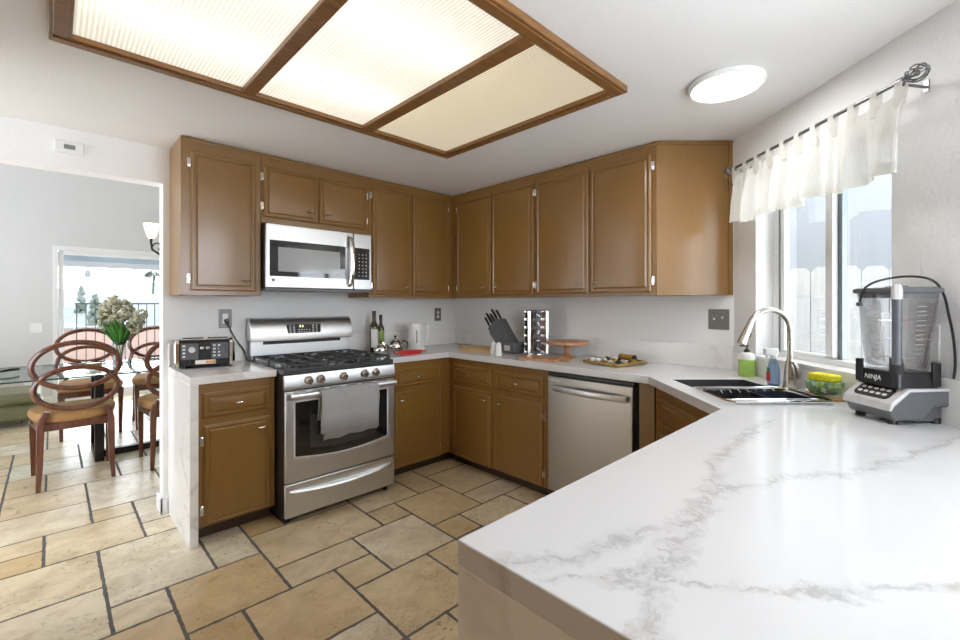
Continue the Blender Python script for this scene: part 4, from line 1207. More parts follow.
def build_tray():
    t = thing('trinket_tray', 'square gilt tray of small cream and black ornaments near the sink', 'tray', (-0.255, -1.885, CT), R(-100))
    m = MB(); m.box(-0.135, 0.135, -0.145, 0.145, 0.004, 0.012); m.build('tray_base', M['gold'], t, bevel=0.002)
    for sx in (-1, 1):
        for sy in (-1, 1):
            m = MB(); m.ball((sx * 0.115, sy * 0.125, 0.004), 0.006, 8, 6, sz=0.65); m.build('foot', M['gold'], t)
    for a in ((-0.14, -0.132, -0.15, 0.15), (0.132, 0.14, -0.15, 0.15), (-0.132, 0.132, -0.15, -0.142), (-0.132, 0.132, 0.142, 0.15)):
        m = MB(); m.box(*a, 0.004, 0.021); m.build('rim', M['gold'], t, bevel=0.002)
    rnd = random.Random(3)
    spots = [(-0.10, -0.10), (-0.05, -0.11), (0.0, -0.10), (0.055, -0.11), (0.10, -0.09), (-0.10, -0.04), (-0.04, -0.05), (0.03, -0.04), (0.09, -0.03), (-0.09, 0.03), (-0.02, 0.02), (0.05, 0.03), (0.10, 0.05), (-0.07, 0.075), (0.0, 0.07)]
    mats = [M['wplast'], M['hydr'], M['wplast'], M['black'], M['gold']]
    words_ = ['cream', 'buff', 'white', 'black', 'gilt']
    for k, (x, y) in enumerate(spots):
        m = MB(); r_ = 0.014 + rnd.random() * 0.006
        if k % 3 == 0: m.lathe([(0, 0), (r_, 0), (r_ * 1.1, 0.012), (r_ * 0.6, 0.022), (0, 0.024)], 12, (x, y, 0.012))
        elif k % 3 == 1: m.ball((x, y, 0.012 + r_ * 0.75), r_, 12, 8, 1.3, 0.8, 0.75)
        else: m.box(x - r_ * 1.3, x + r_ * 1.3, y - r_ * 0.7, y + r_ * 0.7, 0.012, 0.026)
        m.build('ornament', mats[(k * 2) % 5], t, bevel=0.002)
    q = thing('amber_roll', 'short amber roll resting on the back of the gilt tray', 'roll', (-0.150, -1.920, CT + 0.0145), R(-100))
    m = MB(); m.cyl((-0.05, 0, 0.020), (0.05, 0, 0.020), 0.019, n=16); m.build('barrel', M['amber'], q)
    for s in (-1, 1):
        m = MB(); m.cyl((s * 0.05, 0, 0.020), (s * 0.058, 0, 0.020), 0.020, n=16); m.build('cap', M['darkm'], q)
build_tray()

# ------------------------------------------------------------------ sink area
def build_faucet():
    t = thing('faucet', 'brushed nickel gooseneck pull-down faucet behind the sink', 'faucet', Cxy(0.570, 0.076, CT), RC)
    # local -y points into the room
    m = MB(); m.lathe([(0, 0), (0.031, 0), (0.031, 0.006), (0.027, 0.012), (0.024, 0.06), (0.021, 0.10), (0.0155, 0.135), (0.0, 0.135)], 24); m.build('base', M['nickel'], t)
    pts = [(0, 0, 0.13), (0, 0, 0.22), (0, 0, 0.268)]
    rr = 0.096
    for k in range(1, 15):
        th = R(162 * k / 14)
        pts.append((0, -(rr - rr * math.cos(th)), 0.268 + rr * math.sin(th)))
    m = MB(); m.tube(pts, 0.0125, 14, up=(1, 0, 0)); m.build('spout', M['nickel'], t)
    p = Vector(pts[-1]); d = (Vector(pts[-1]) - Vector(pts[-2])).normalized()
    m = MB(); m.tube([p - d * 0.005, p + d * 0.02, p + d * 0.075, p + d * 0.100], [0.0135, 0.0155, 0.019, 0.021], 16, up=(1, 0, 0)); h = m.build('spray_head', M['nickel'], t)
    q = p + d * 0.06
    m = MB(); m.box(-0.006, 0.006, -0.004, 0.004, -0.02, 0.02); m.xf(Matrix.Translation(q + Vector((0.0, 0.017, -0.004))) @ Matrix.Rotation(R(-28), 4, 'X')); m.build('spray_button', M['black'], h, bevel=0.002)
    m = MB(); m.cyl((0.015, 0, 0.05), (0.045, 0.002, 0.055), 0.013, 0.012, 14)
    m.tube([(0.042, 0.003, 0.052), (0.046, 0.004, 0.075), (0.043, -0.004, 0.105), (0.036, -0.012, 0.128)], [0.0125, 0.011, 0.0085, 0.0075], 10)
    m.build('lever', M['nickel'], t)
build_faucet()

t = thing('soap_bottle', 'green soap pump bottle with black pump in the window corner', 'bottle', Cxy(0.232, 0.068, CT), RC)
m = MB(); m.lathe([(0, 0), (0.038, 0), (0.040, 0.004), (0.040, 0.09), (0, 0.09)], 24); m.build('liquid_body', M['soapg'], t)
m = MB(); m.lathe([(0, 0.09), (0.040, 0.09), (0.040, 0.105), (0.034, 0.122), (0.014, 0.130), (0, 0.130)], 24); m.build('shoulder', M['wplast'], t)
m = MB(); m.lathe([(0, 0.128), (0.015, 0.128), (0.014, 0.142), (0.005, 0.148), (0.004, 0.165), (0, 0.165)], 16); m.box(-0.006, 0.006, -0.035, 0.008, 0.160, 0.170); m.build('pump', M['black'], t)
m = MB(); m.ring_loft([[(0.0405 * math.cos(R(a)), 0.0405 * math.sin(R(a)), z) for a in range(-180, -100, 10)] for z in (0.03, 0.075)], False, False, closed=False); m.build('paper_label', M['paper'], t)

t = thing('spray_bottle', 'clear blue spray bottle with white trigger beside the faucet', 'bottle', Cxy(0.492, 0.100, CT), RC)
m = MB(); m.lathe([(0, 0), (0.032, 0), (0.034, 0.004), (0.034, 0.075), (0.024, 0.11), (0.013, 0.128), (0, 0.128)], 24, sy=0.65); m.build('liquid_body', M['blueliq'], t)
m = MB(); m.lathe([(0, 0.126), (0.015, 0.126), (0.015, 0.146), (0, 0.146)], 16); m.box(-0.011, 0.011, -0.045, 0.02, 0.146, 0.176); m.prism_x([(-0.03, 0.148), (-0.042, 0.112), (-0.036, 0.110), (-0.022, 0.148)], -0.006, 0.006); m.build('trigger_head', M['wplast'], t, bevel=0.003)
m = MB(); m.prism_x([(-0.0225, 0.0), (-0.0225, 0.045), (-0.0240, 0.045), (-0.0240, 0.0)], -0.014, 0.014); m.xf(Matrix.Translation((-0.004, 0, 0.018))); m.build('red_label', M['red'], t, bevel=0.0)
m = MB(); m.prism_x([(-0.0225, 0.0), (-0.0225, 0.02), (-0.0240, 0.02), (-0.0240, 0.0)], -0.010, 0.010); m.xf(Matrix.Translation((-0.004, 0, 0.063))); m.build('green_label', M['leaf'], t)

t = thing('brush_dish', 'shallow glass dish with wooden rim beside the sink', 'dish', Cxy(0.785, 0.086, CT), RC)
m = MB(); m.prism_z(rrect(-0.085, 0.075, -0.042, 0.044, 0.03), 0, 0.018); m.build('wood_rim', M['bamboo'], t, bevel=0.003)
m = MB(); m.prism_z(rrect(-0.078, 0.068, -0.036, 0.038, 0.025), 0.018, 0.022); m.build('glass_insert', M['wplast'], t, bevel=0.002)
t = thing('sponge_bowl', 'leaf patterned bowl holding a sponge near the faucet', 'bowl', Cxy(0.798, 0.098, CT + 0.0222), RC)
m = MB(); m.lathe([(0, 0), (0.046, 0), (0.062, 0.018), (0.066, 0.046), (0.064, 0.050), (0.060, 0.046), (0.052, 0.018), (0, 0.006)], 32); m.build('bowl', M['bowl'], t)
t = thing('sponge', 'yellow sponge lying in the leaf patterned bowl', 'sponge', Cxy(0.798, 0.098, CT + 0.0222 + 0.0505), RC + R(12))
m = MB(); m.box(-0.050, 0.050, -0.030, 0.030, 0, 0.030); o = m.build('sponge_pad', M['sponge'], t, bevel=0.007)

def build_rack():
    t = thing('dish_rack', 'chrome wire dish rack laid across the sink', 'dish rack', (0, CY0, CT), RC)
    u0, u1, w0, w1 = 0.655, 0.915, 0.146, 0.560
    def P(u, w, z): return (u, -w, z)
    m = MB(); r_ = 0.006
    loop = [P(u0, w1, 0.012), P(u0, w0, 0.012), P(u1 - 0.02, w0, 0.012), P(u1, w0 + 0.02, 0.012), P(u1, w1 - 0.02, 0.012), P(u1 - 0.02, w1, 0.012)]
    m.tube(loop, r_, 8, closed=True); m.build('top_frame', M['chrome'], t)
    m = MB()
    m.tube([P(u0 - 0.03, w1, 0.012), P(u0 - 0.03, w0 + 0.03, 0.012)], 0.0055, 8)
    m.tube([P(u1 - 0.035, w1, 0.012), P(u1 - 0.035, w0 + 0.02, 0.012)], 0.0055, 8); m.build('slide_rail', M['chrome'], t)
    zb = -0.07
    i0, i1, j0, j1 = u0 + 0.02, SU1 - 0.03, SW0 + 0.03, SW1 - 0.03
    m = MB(); m.tube([P(i0, j0, zb), P(i1, j0, zb), P(i1, j1, zb), P(i0, j1, zb)], 0.004, 6, closed=True)
    for k in range(1, 8):
        w_ = j0 + (j1 - j0) * k / 8
        m.tube([P(u0, w_, 0.012), P(i0, w_, 0.0), P(i0 + 0.006, w_, zb), P(i1 - 0.004, w_, zb), P(i1, w_, 0.0), P(u1 - 0.03, w_, 0.012)], 0.0025, 6)
    m.build('wire_basket', M['chrome'], t)
    n = thing('utensil_caddy', 'navy plastic caddy sitting in the wire dish rack', 'caddy', (0, CY0, CT), RC)
    m = MB(); x0, x1, y0, y1 = 0.70, 0.856, -0.355, -0.185
    rings = []
    for ins, z in ((0.010, -0.064), (0.0, 0.012), (0.004, 0.012), (0.012, -0.060)):
        rings.append([(a, b, z) for a, b in rrect(x0 + ins, x1 - ins, y0 + ins, y1 - ins, 0.015, 3)])
    m.ring_loft(rings); m.build('bin', M['navy'], n)
build_rack()

# ------------------------------------------------------------------ blender
def build_blender():
    t = thing('blender', 'grey countertop blender with clear square pitcher on the peninsula', 'blender', (-0.850, -3.2575, CT), R(-132))
    t.scale = (0.92, 0.92, 0.97)
    hw = 0.093
    m = MB(); m.prism_x([(-0.098, 0.014), (-0.120, 0.055), (-0.112, 0.070), (-0.050, 0.116), (0.105, 0.116), (0.110, 0.060), (0.045, 0.058), (0.005, 0.014)], -hw, hw); b = m.build('motor_base', M['mgrey'], t, bevel=0.010, seg=3)
    m = MB(); m.prism_x([(-0.122, 0.050), (-0.116, 0.073), (-0.050, 0.121), (0.108, 0.121), (0.108, 0.112), (-0.046, 0.110), (-0.106, 0.062), (-0.117, 0.046)], -hw - 0.004, hw + 0.004); m.build('silver_cover', M['lgrey'], t, bevel=0.004)
    m = MB(); m.box(-0.07, 0.07, -0.0, 0.098, 0.004, 0.058); m.build('rear_foot', M['mgrey'], t, bevel=0.006)
    for sx in (-1, 1):
        for yy in (-0.08, 0.08):
            m = MB(); m.cyl((sx * 0.062, yy, 0), (sx * 0.062, yy, 0.016), 0.015, n=12); m.build('foot', M['black'], t)
    sl = math.atan2(0.048, 0.066)
    mt = Matrix.Translation((0, -0.083, 0.0985)) @ Matrix.Rotation(sl, 4, 'X')
    m = MB(); m.prism_z(rrect(-0.068, 0.068, -0.028, 0.027, 0.016), -0.002, 0.003); m.xf(mt); p = m.build('control_panel', M['black'], b, smooth=False)
    m = MB()
    for k in range(5):
        for r_ in range(2):
            m.prism_z(rrect(-0.056 + k * 0.024, -0.040 + k * 0.024, -0.016 + r_ * 0.022, -0.006 + r_ * 0.022, 0.003, 2), 0.003, 0.0042)
    m.xf(mt); m.build('button', M['print'], b, smooth=False)
    # collar
    m = MB()
    rings = [[(a, b_, z) for a, b_ in rrect(-s, s, -s, s, 0.02, 4)] for s, z in ((0.082, 0.120), (0.081, 0.128), (0.073, 0.172), (0.071, 0.172))]
    m.xf(Matrix()); m.ring_loft(rings); c = m.build('collar', M['black'], t)
    text_part('NINJA', 0.024, M['print'], c, (-0.012, -0.0795, 0.146), (R(80), 0, 0))
    for (sx, sy) in ((-1, -1), (1, 1), (1, -1), (-1, 1)):
        m = MB(); m.prism_z([(sx * 0.082, sy * 0.082), (sx * 0.082, sy * 0.052), (sx * 0.076, sy * 0.052), (sx * 0.074, sy * 0.074), (sx * 0.052, sy * 0.076), (sx * 0.052, sy * 0.082)], 0.124, 0.205)
        if (sx, sy) != (1, -1): m.build('latch_fin', M['black'], t, bevel=0.002)
    # pitcher
    def sq(s, z, r_=0.022): return [(a, b_, z) for a, b_ in rrect(-s, s, -s, s, r_, 4)]
    m = MB(); m.ring_loft([sq(0.066, 0.176), sq(0.070, 0.20), sq(0.086, 0.440), sq(0.083, 0.440), sq(0.066, 0.205), sq(0.062, 0.186)]); m.build('pitcher', M['clear'], t)
    m = MB()
    for k in range(11):
        z = 0.235 + k * 0.016; s = 0.0665 + (z - 0.176) * 0.088
        for ofs in (0,):
            m.box(-0.020, 0.012, -s - 0.0016, -s - 0.0010, z, z + 0.0012)
            m.box(s + 0.0010, s + 0.0016, -0.010, 0.022, z, z + 0.0012)
    m.build('measure_mark', M['lgrey'], t, smooth=False)
    m = MB(); m.cyl((0, 0, 0.19), (0, 0, 0.43), 0.009, 0.006, 10)
    for z, a in ((0.215, 20), (0.285, 110), (0.345, 60)):
        ca, sa = math.cos(R(a)), math.sin(R(a))
        for s in (-1, 1):
            m.prism_z([(0, 0), (s * 0.05 * ca - 0.01 * sa, s * 0.05 * sa + 0.01 * ca), (s * 0.05 * ca + 0.006 * sa, s * 0.05 * sa - 0.006 * ca)], z, z + 0.0016)
    m.build('blade_shaft', M['chrome'], t)
    # lid
    m = MB(); m.ring_loft([sq(0.080, 0.424, 0.02), sq(0.0825, 0.4395, 0.02), sq(0.0865, 0.4405, 0.03), sq(0.094, 0.442, 0.03), sq(0.097, 0.448, 0.03), sq(0.095, 0.457, 0.03), sq(0.088, 0.460, 0.03)]); l = m.build('lid', M['mgrey'], t)
    m = MB(); m.box(-0.03, 0.03, -0.018, 0.018, 0.459, 0.466); m.build('lid_latch', M['dgrey'], l, bevel=0.004)
    # corner handle facing the camera side
    q = 1 / math.sqrt(2)
    def H(a, z, w=0.0): return ((0.0 + a) * q + w * q, -(a) * q + w * q, z)
    m = MB(); m.tube([H(0.094, 0.200), H(0.103, 0.27), H(0.112, 0.36), H(0.119, 0.425)], [0.014, 0.0135, 0.0135, 0.014], 10, ry=0.013, up=(q, q, 0)); m.build('handle', M['dgrey'], t)
    m = MB(); m.tube([H(0.116, 0.420), H(0.119, 0.450), H(0.112, 0.462)], [0.016, 0.016, 0.014], 10, ry=0.016, up=(q, q, 0)); m.build('handle_cap', M['lgrey'], t)
    m = MB(); m.tube([H(0.082, 0.16), H(0.094, 0.205)], [0.021, 0.018], 10, ry=0.012, up=(q, q, 0)); m.build('handle_root', M['black'], t)
    # cord: looped over the lid, down the far side and onto the counter
    m = MB()
    def smooth_path(pts):
        sm = []; P_ = [Vector(p) for p in pts]
        for i in range(len(P_) - 1):
            p0, p1, p2, p3 = P_[max(i - 1, 0)], P_[i], P_[i + 1], P_[min(i + 2, len(P_) - 1)]
            for k in range(5):
                f = k / 5
                sm.append(0.5 * ((2 * p1) + (p2 - p0) * f + (2 * p0 - 5 * p1 + 4 * p2 - p3) * f * f + (3 * p1 - p0 - 3 * p2 + p3) * f ** 3))
        return sm + [P_[-1]]
    low = [(0.030, 0.112, 0.05), (0.07, 0.108, 0.012), (0.10, 0.105, 0.006), (0.128, 0.100, 0.008), (0.122, 0.100, 0.035), (0.100, 0.100, 0.075), (0.098, 0.102, 0.12), (0.106, 0.104, 0.20), (0.102, 0.102, 0.29), (0.090, 0.098, 0.37), (0.075, 0.100, 0.43),
           (0.062, 0.085, 0.474), (0.045, 0.055, 0.494), (0.01, 0.015, 0.499), (-0.02, -0.035, 0.489), (-0.03, -0.075, 0.472), (-0.030, -0.102, 0.447), (-0.030, -0.112, 0.410)]
    m.tube(smooth_path(low), 0.0040, 8); m.build('power_cord', M['black'], t)
    m = MB(); m.box(-0.040, -0.020, -0.119, -0.106, 0.395, 0.410); m.build('plug', M['mgrey'], t, bevel=0.003)
build_blender()

# ------------------------------------------------------------------ curtain rod and valance
def build_valance():
    zr = 2.066; w = 0.092
    r = thing('curtain_rod', 'dark metal curtain rod with cage finials above the window', 'curtain rod', (0, CY0, 0), RC)
    ua, ub = 0.130, 1.130
    m = MB(); m.cyl((ua, -w, zr), (ub, -w, zr), 0.0075, n=12); m.build('rod', M['silverm'], r)
    for u, s in ((ub, 1), (ua, -1)):
        m = MB()
        m.tube([(u - s * 0.02, -w, zr), (u, -w, zr), (u + s * 0.004, -w, zr), (u + s * 0.012, -w, zr)], [0.0115, 0.0115, 0.008, 0.012], 12)
        if s > 0:
            c = Vector((u + 0.044, -w, zr))
            for k in range(8):
                a = 2 * PI * k / 8
                pts = []
                for q in range(11):
                    th = PI * q / 10; tw = a + 0.9 * q / 10
                    rr = 0.027 * math.sin(th)
                    pts.append((c.x - 0.033 * math.cos(th), c.y + rr * math.cos(tw), c.z + rr * math.sin(tw)))
                m.tube(pts, 0.0026, 6)
            m.ball((c.x + 0.035, c.y, c.z), 0.006, 8, 6); m.ball((c.x, c.y, c.z), 0.010, 10, 6)
        else:
            c = Vector((u - 0.026, -w, zr))
            m.ball(c, 0.021, 14, 10)
        m.build('finial', M['silverm'], r)
    for u in (ua + 0.028, ub - 0.012):
        m = MB(); m.tube([(u, 0, zr - 0.02), (u, -0.03, zr - 0.016), (u, -w, zr - 0.010)], 0.005, 8); m.box(u - 0.008, u + 0.008, -0.004, 0, zr - 0.035, zr + 0.005); m.build('bracket', M['silverm'], r)
    v = thing('valance', 'sheer white tab-top valance hanging across the window top', 'curtain', (0, CY0, 0), RC)
    a, b = 0.152, 1.135; zt, zb = 2.028, 1.752; n = 150; k = 14
    rnd = random.Random(11)
    ph = [rnd.random() * 6 for _ in range(4)]
    def yy(f, z):
        d = (zt - z) / (zt - zb)
        return -w + (0.006 + 0.024 * min(1, d * 1.6)) * (math.sin(f * 58 + ph[0]) * 0.6 + math.sin(f * 97 + ph[1]) * 0.35 + math.sin(f * 31 + ph[2]) * 0.5) - 0.012 * d
    def zoff(f):
        return -0.010 * abs(math.sin(f * PI * 10.5))
    m = MB(); rings = []
    for i in range(n + 1):
        f = i / n; u = a + (b - a) * f + 0.008 * math.sin(f * 40)
        col = []
        for j in range(k + 1):
            z = zt + (zb - zt) * j / k
            z2 = z + zoff(f) * (1 - j / k) + 0.010 * math.sin(f * 21 + 1) * (j / k)
            col.append((u, yy(f, z), z2))
        rings.append(col)
    m.ring_loft(rings, False, False, closed=False); o = m.build('fabric_panel', M['sheer'], v)
    # hem: a second thickness along the lower edge
    m = MB(); rings = []
    for i in range(n + 1):
        f = i / n; u = a + (b - a) * f + 0.008 * math.sin(f * 40)
        col = []
        for z in (zb + 0.04, zb + 0.02, zb):
            j = (zt - z) / (zt - zb)
            col.append((u, yy(f, z) - 0.0025, z + zoff(f) * (1 - j) + 0.010 * math.sin(f * 21 + 1) * j))
        rings.append(col)
    m.ring_loft(rings, False, False, closed=False); m.build('hem', M['sheer'], v)
    for i in range(11):
        f = (i + 0.02) / 10.04; u = a + 0.012 + (b - a - 0.024) * f
        m = MB(); ring = []
        ys = yy(f, zt)
        for (dy, dz) in ((0.0, -0.045), (0.004, -0.02), (0.011, 0.012), (0.011, 0.036), (0.004, 0.0475), (-0.004, 0.0475), (-0.011, 0.036), (-0.011, 0.012), (-0.004, -0.02), (-0.003, -0.045)):
            ring.append((dy - w if dz > 0 else ys + dy * 1.0, zt + dz))
        lw = 0.014
        m.ring_loft([[(u - lw * (1 + 0.5 * (z < zt)), y, z) for y, z in ring], [(u + lw * (1 + 0.5 * (z < zt)), y, z) for y, z in ring]], False, False)
        m.build('tab', M['sheer'], v)
build_valance()

# ================================================================== DINING ROOM
def build_chairs():
    G = 'cherry dining chairs around the glass table'
    t = thing('dining_chair', 'cherry dining chair with interlocking oval back, fully in view in front of the table', 'chair', (-2.790, 1.225, 0), R(2), G)
    # faces +y; back at -y
    m = MB(); m.prism_z([(-0.205, -0.215), (0.205, -0.215), (0.245, 0.22), (-0.245, 0.22)], 0.405, 0.462); m.build('seat_frame', M['cherry'], t, bevel=0.006)
    m = MB()
    rings = []
    for s, z in ((0.97, 0.460), (1.02, 0.475), (1.03, 0.50), (0.98, 0.525), (0.80, 0.540)):
        pts = []
        for k in range(32):
            a = 2 * PI * k / 32; ex = 0.55
            cx = math.copysign(abs(math.cos(a)) ** ex, math.cos(a)); sy = math.copysign(abs(math.sin(a)) ** ex, math.sin(a))
            wd = 0.235 + 0.03 * (sy)
            pts.append((cx * wd * s, (sy * 0.225) * s + 0.005, z))
        rings.append(pts)
    m.ring_loft(rings); m.build('seat', M['seat'], t)
    for s in (-1, 1):
        m = MB(); m.tube([(s * 0.222, 0.195, 0.44), (s * 0.222, 0.198, 0.38), (s * 0.218, 0.205, 0.0)], [0.030, 0.028, 0.018], 4, up=(1, 1, 0)); m.build('leg', M['cherry'], t, bevel=0.003)
        m = MB(); m.tube([(s * 0.155, -0.225, 0.545), (s * 0.178, -0.222, 0.50), (s * 0.190, -0.215, 0.44), (s * 0.192, -0.217, 0.32), (s * 0.194, -0.226, 0.16), (s * 0.202, -0.250, 0.0)], [0.022, 0.026, 0.030, 0.028, 0.024, 0.018], 4, up=(1, 1, 0)); m.build('leg', M['cherry'], t, bevel=0.003)
    def loop(cz, rx, rz, nm):
        m = MB(); pts = []
        for k in range(48):
            a = 2 * PI * k / 48; z = cz + rz * math.sin(a)
            pts.append((rx * math.cos(a), -0.222 - (z - 0.5) * 0.10 - 0.03 * (1 - (math.cos(a)) ** 2) * 0.5, z))
        m.tube(pts, 0.0175, 8, closed=True, ry=0.0185, up=(0, 1, 0)); m.build(nm, M['cherry'], t)
    loop(0.866, 0.237, 0.165, 'back_loop'); loop(0.703, 0.226, 0.150, 'back_loop')
    dup(t, (-2.150, 1.165, 0), R(0), 'cherry dining chair half hidden behind the end of the kitchen wall', G)
    dup(t, (-2.640, 2.62, 0), R(182), 'cherry dining chair across the glass table, backing onto the glass door', G)
    dup(t, (-2.060, 2.62, 0), R(180), 'cherry dining chair across the table, beside the flowers and cut off by the wall', G)
build_chairs()

def build_table():
    t = thing('dining_table', 'glass topped dining table on dark pedestals', 'table', (0, 0, 0))
    m = MB(); m.prism_z(rrect(-3.75, -1.35, 1.13, 2.20, 0.03), 0.750, 0.762); m.build('glass_top', M['tglass'], t, smooth=False)
    m = MB(); q = rrect(-3.751, -1.349, 1.129, 2.201, 0.03); q2 = rrect(-3.749, -1.351, 1.131, 2.199, 0.03)
    m.ring_loft([[(x, y, 0.7505) for x, y in q], [(x, y, 0.7615) for x, y in q]], False, False); m.build('glass_edge', M['tedge'], t, smooth=False)
    for x in (-2.63, -1.75):
        m = MB(); m.box(x - 0.03, x + 0.03, 1.47, 2.02, 0.0, 0.05); m.box(x - 0.03, x + 0.03, 1.47, 1.55, 0.05, 0.70); m.box(x - 0.03, x + 0.03, 1.94, 2.02, 0.05, 0.70); m.box(x - 0.03, x + 0.03, 1.47, 2.02, 0.70, 0.7495); m.build('pedestal', M['darkm'], t, bevel=0.003)
    m = MB(); m.box(-2.60, -1.78, 1.60, 1.66, 0.0, 0.055); m.build('stretcher', M['darkm'], t, bevel=0.003)
build_table()

def build_flowers():
    t = thing('flower_arrangement', 'cream hydrangea arrangement in a glass vase on the dining table', 'flowers', (-2.50, 1.47, 0.762))
    m = MB(); m.lathe([(0, 0), (0.045, 0), (0.05, 0.01), (0.048, 0.18), (0.055, 0.22), (0.050, 0.22), (0.043, 0.18), (0.044, 0.015), (0, 0.012)], 24); m.build('vase', M['clear'], t)
    rnd = random.Random(2)
    m = MB()
    for k in range(9):
        a = rnd.random() * 6.28; m.tube([(0.02 * math.cos(a), 0.02 * math.sin(a), 0.016), (0.03 * math.cos(a + 2), 0.03 * math.sin(a + 2), 0.2), (0.06 * math.cos(a + 2), 0.06 * math.sin(a + 2), 0.34)], 0.004, 6)
    m.build('stem', M['leaf'], t)
    for k in range(16):
        a = 2 * PI * k / 16 + rnd.random() * 0.3; L = 0.12 + rnd.random() * 0.07; up = 0.20 + rnd.random() * 0.16
        m = MB(); rings = []
        for q in range(6):
            f = q / 5; rr = 0.03 + L * f * 0.75; z = 0.20 + up * f * (1 - 0.35 * f); wd = 0.017 * math.sin(PI * min(1, 0.12 + f * 0.88)) + 0.001
            c = Vector((rr * math.cos(a), rr * math.sin(a), z)); s = Vector((-math.sin(a), math.cos(a), 0)) * wd
            rings.append([c - s, c + Vector((0, 0, -0.004)), c + s])
        m.ring_loft(rings, False, False, closed=False)
        o = m.build('leaf', M['leaf'], t); s_ = o.modifiers.new('thick', 'SOLIDIFY'); s_.thickness = 0.0015
    heads = [(-0.075, 0.0, 0.44, 0.078), (0.0, 0.03, 0.50, 0.075), (-0.115, 0.04, 0.52, 0.06), (0.03, -0.03, 0.40, 0.07), (-0.03, -0.04, 0.545, 0.06), (-0.10, -0.02, 0.375, 0.06), (0.065, 0.0, 0.47, 0.055), (0.16, -0.02, 0.40, 0.05), (0.195, -0.03, 0.46, 0.045), (0.13, 0.0, 0.345, 0.045)]
    for (x, y, z, r_) in heads:
        # spread the heads along the direction that crosses the view
        px = Vector((x * 0.717 + y * 0.5, -x * 0.70 + y * 0.5, z))
        m = MB()
        for k in range(60):
            d = Vector((rnd.gauss(0, 1), rnd.gauss(0, 1), rnd.gauss(0, 1))).normalized()
            c = px + d * r_ * (0.75 + 0.3 * rnd.random())
            m.cur = 1 if rnd.random() < 0.28 else 0
            m.ball(c, r_ * 0.24, 6, 4, 1, 1, 0.8)
        m.build('flower_head', [M['hydr'], M['hydr2']], t)
build_flowers()
t = thing('trinket_box', 'small gilt box standing on the glass dining table', 'box', (-2.66, 1.60, 0.762), R(20))
m = MB(); m.box(-0.045, 0.045, -0.03, 0.03, 0, 0.035); m.build('box_body', M['gold'], t, bevel=0.003)
m = MB(); m.box(-0.047, 0.047, -0.032, 0.032, 0.035, 0.046); m.build('lid', M['gold'], t, bevel=0.004)

def build_lounge():
    t = thing('lounge_chair', 'low olive green upholstered lounge seat beyond the glass table', 'lounge chair', (-3.60, 3.72, 0))
    m = MB(); m.box(-0.62, 0.62, -0.36, 0.40, 0.06, 0.24); m.build('base', M['olive'], t, bevel=0.05, seg=4)
    for s in (-1, 1):
        m = MB(); m.box(s * 0.005, s * 0.60, -0.37, 0.30, 0.235, 0.36); m.build('seat_cushion', M['olive'], t, bevel=0.05, seg=4)
    m = MB(); m.box(-0.62, 0.15, 0.20, 0.44, 0.34, 0.62); m.build('back_cushion', M['olive'], t, bevel=0.06, seg=4)
    for sx in (-0.55, 0.55):
        for sy in (-0.3, 0.34):
            m = MB(); m.cyl((sx, sy, 0), (sx, sy, 0.07), 0.02, n=10); m.build('leg', M['darkm'], t)
build_lounge()
t = thing('dark_handle', 'dark curved metal handle lying at the end of the glass table', 'utensil', (-3.17, 1.62, 0.762), R(40))  # unidentified dark piece, built as a plain curved handle
m = MB(); m.tube([(-0.12, 0, 0.006), (-0.05, 0, 0.028), (0.03, 0, 0.034), (0.09, 0, 0.030)], [0.006, 0.007, 0.010, 0.009], 8); m.build('handle', M['darkm'], t)

def build_chandelier():
    t = thing('chandelier', 'dark iron chandelier with lit amber glass shade, mostly hidden by the kitchen wall', 'chandelier', (-2.03, 1.55, 0))
    m = MB(); m.cyl((0, 0, 1.78), (0, 0, 3.9), 0.012, n=10); m.ball((0, 0, 1.80), 0.04, 14, 10); m.lathe([(0, 3.87), (0.06, 3.87), (0.05, 3.9), (0, 3.9)], 20); m.build('stem', M['darkm'], t)
    for k in range(3):
        a = R(172 + 120 * k); c, s = math.cos(a), math.sin(a)
        pts = [(0, 1.82), (0.08, 1.76), (0.17, 1.75), (0.235, 1.80), (0.245, 1.87), (0.24, 1.90)]
        m = MB(); m.tube([(r_ * c, r_ * s, z) for r_, z in pts], 0.010, 8); m.tube([((0.20 + 0.03 * math.cos(q)) * c, (0.20 + 0.03 * math.cos(q)) * s, 1.83 + 0.03 * math.sin(q)) for q in [i * 0.5 for i in range(10)]], 0.006, 6)
        ar = m.build('arm', M['darkm'], t)
        m = MB(); m.lathe([(0.018, 1.90), (0.032, 1.915), (0.045, 1.96), (0.062, 2.03), (0.059, 2.03), (0.042, 1.96), (0.028, 1.92), (0.01, 1.91)], 20, (0.24 * c, 0.24 * s, 0)); m.build('glass_shade', M['shade'], ar)
build_chandelier()

# ================================================================== OUTSIDE
def build_fence():
    t = thing('picket_fence', 'white dog-eared board fence outside the kitchen window', 'fence', (1.16, 0, 0))
    rnd = random.Random(4)
    y = 0.6
    while y > -4.2:
        w = 0.138
        h = 1.575 + rnd.uniform(-0.006, 0.006)
        m = MB(); pts = [(y, 0.0), (y - w, 0.0), (y - w, h - 0.035), (y - w + 0.03, h), (y - 0.03, h), (y, h - 0.035)]
        m.ring_loft([[(0, a, b) for a, b in pts], [(0.018, a, b) for a, b in pts]]); m.build('fence_board', M['fencew'], t, smooth=False)
        y -= w + 0.006
    for z in (0.35, 1.25):
        m = MB(); m.box(0.018, 0.055, -4.2, 0.6, z, z + 0.09); m.build('fence_rail', M['fencew'], t, smooth=False)
build_fence()
t = thing('neighbor_house', 'pale blue stucco house wall beyond the board fence', 'house', (3.2, -1.5, 0))
m = MB(); m.box(0, 0.2, -6, 5, 0, 4.2); m.build('stucco_wall', M['stucco'], t, smooth=False)
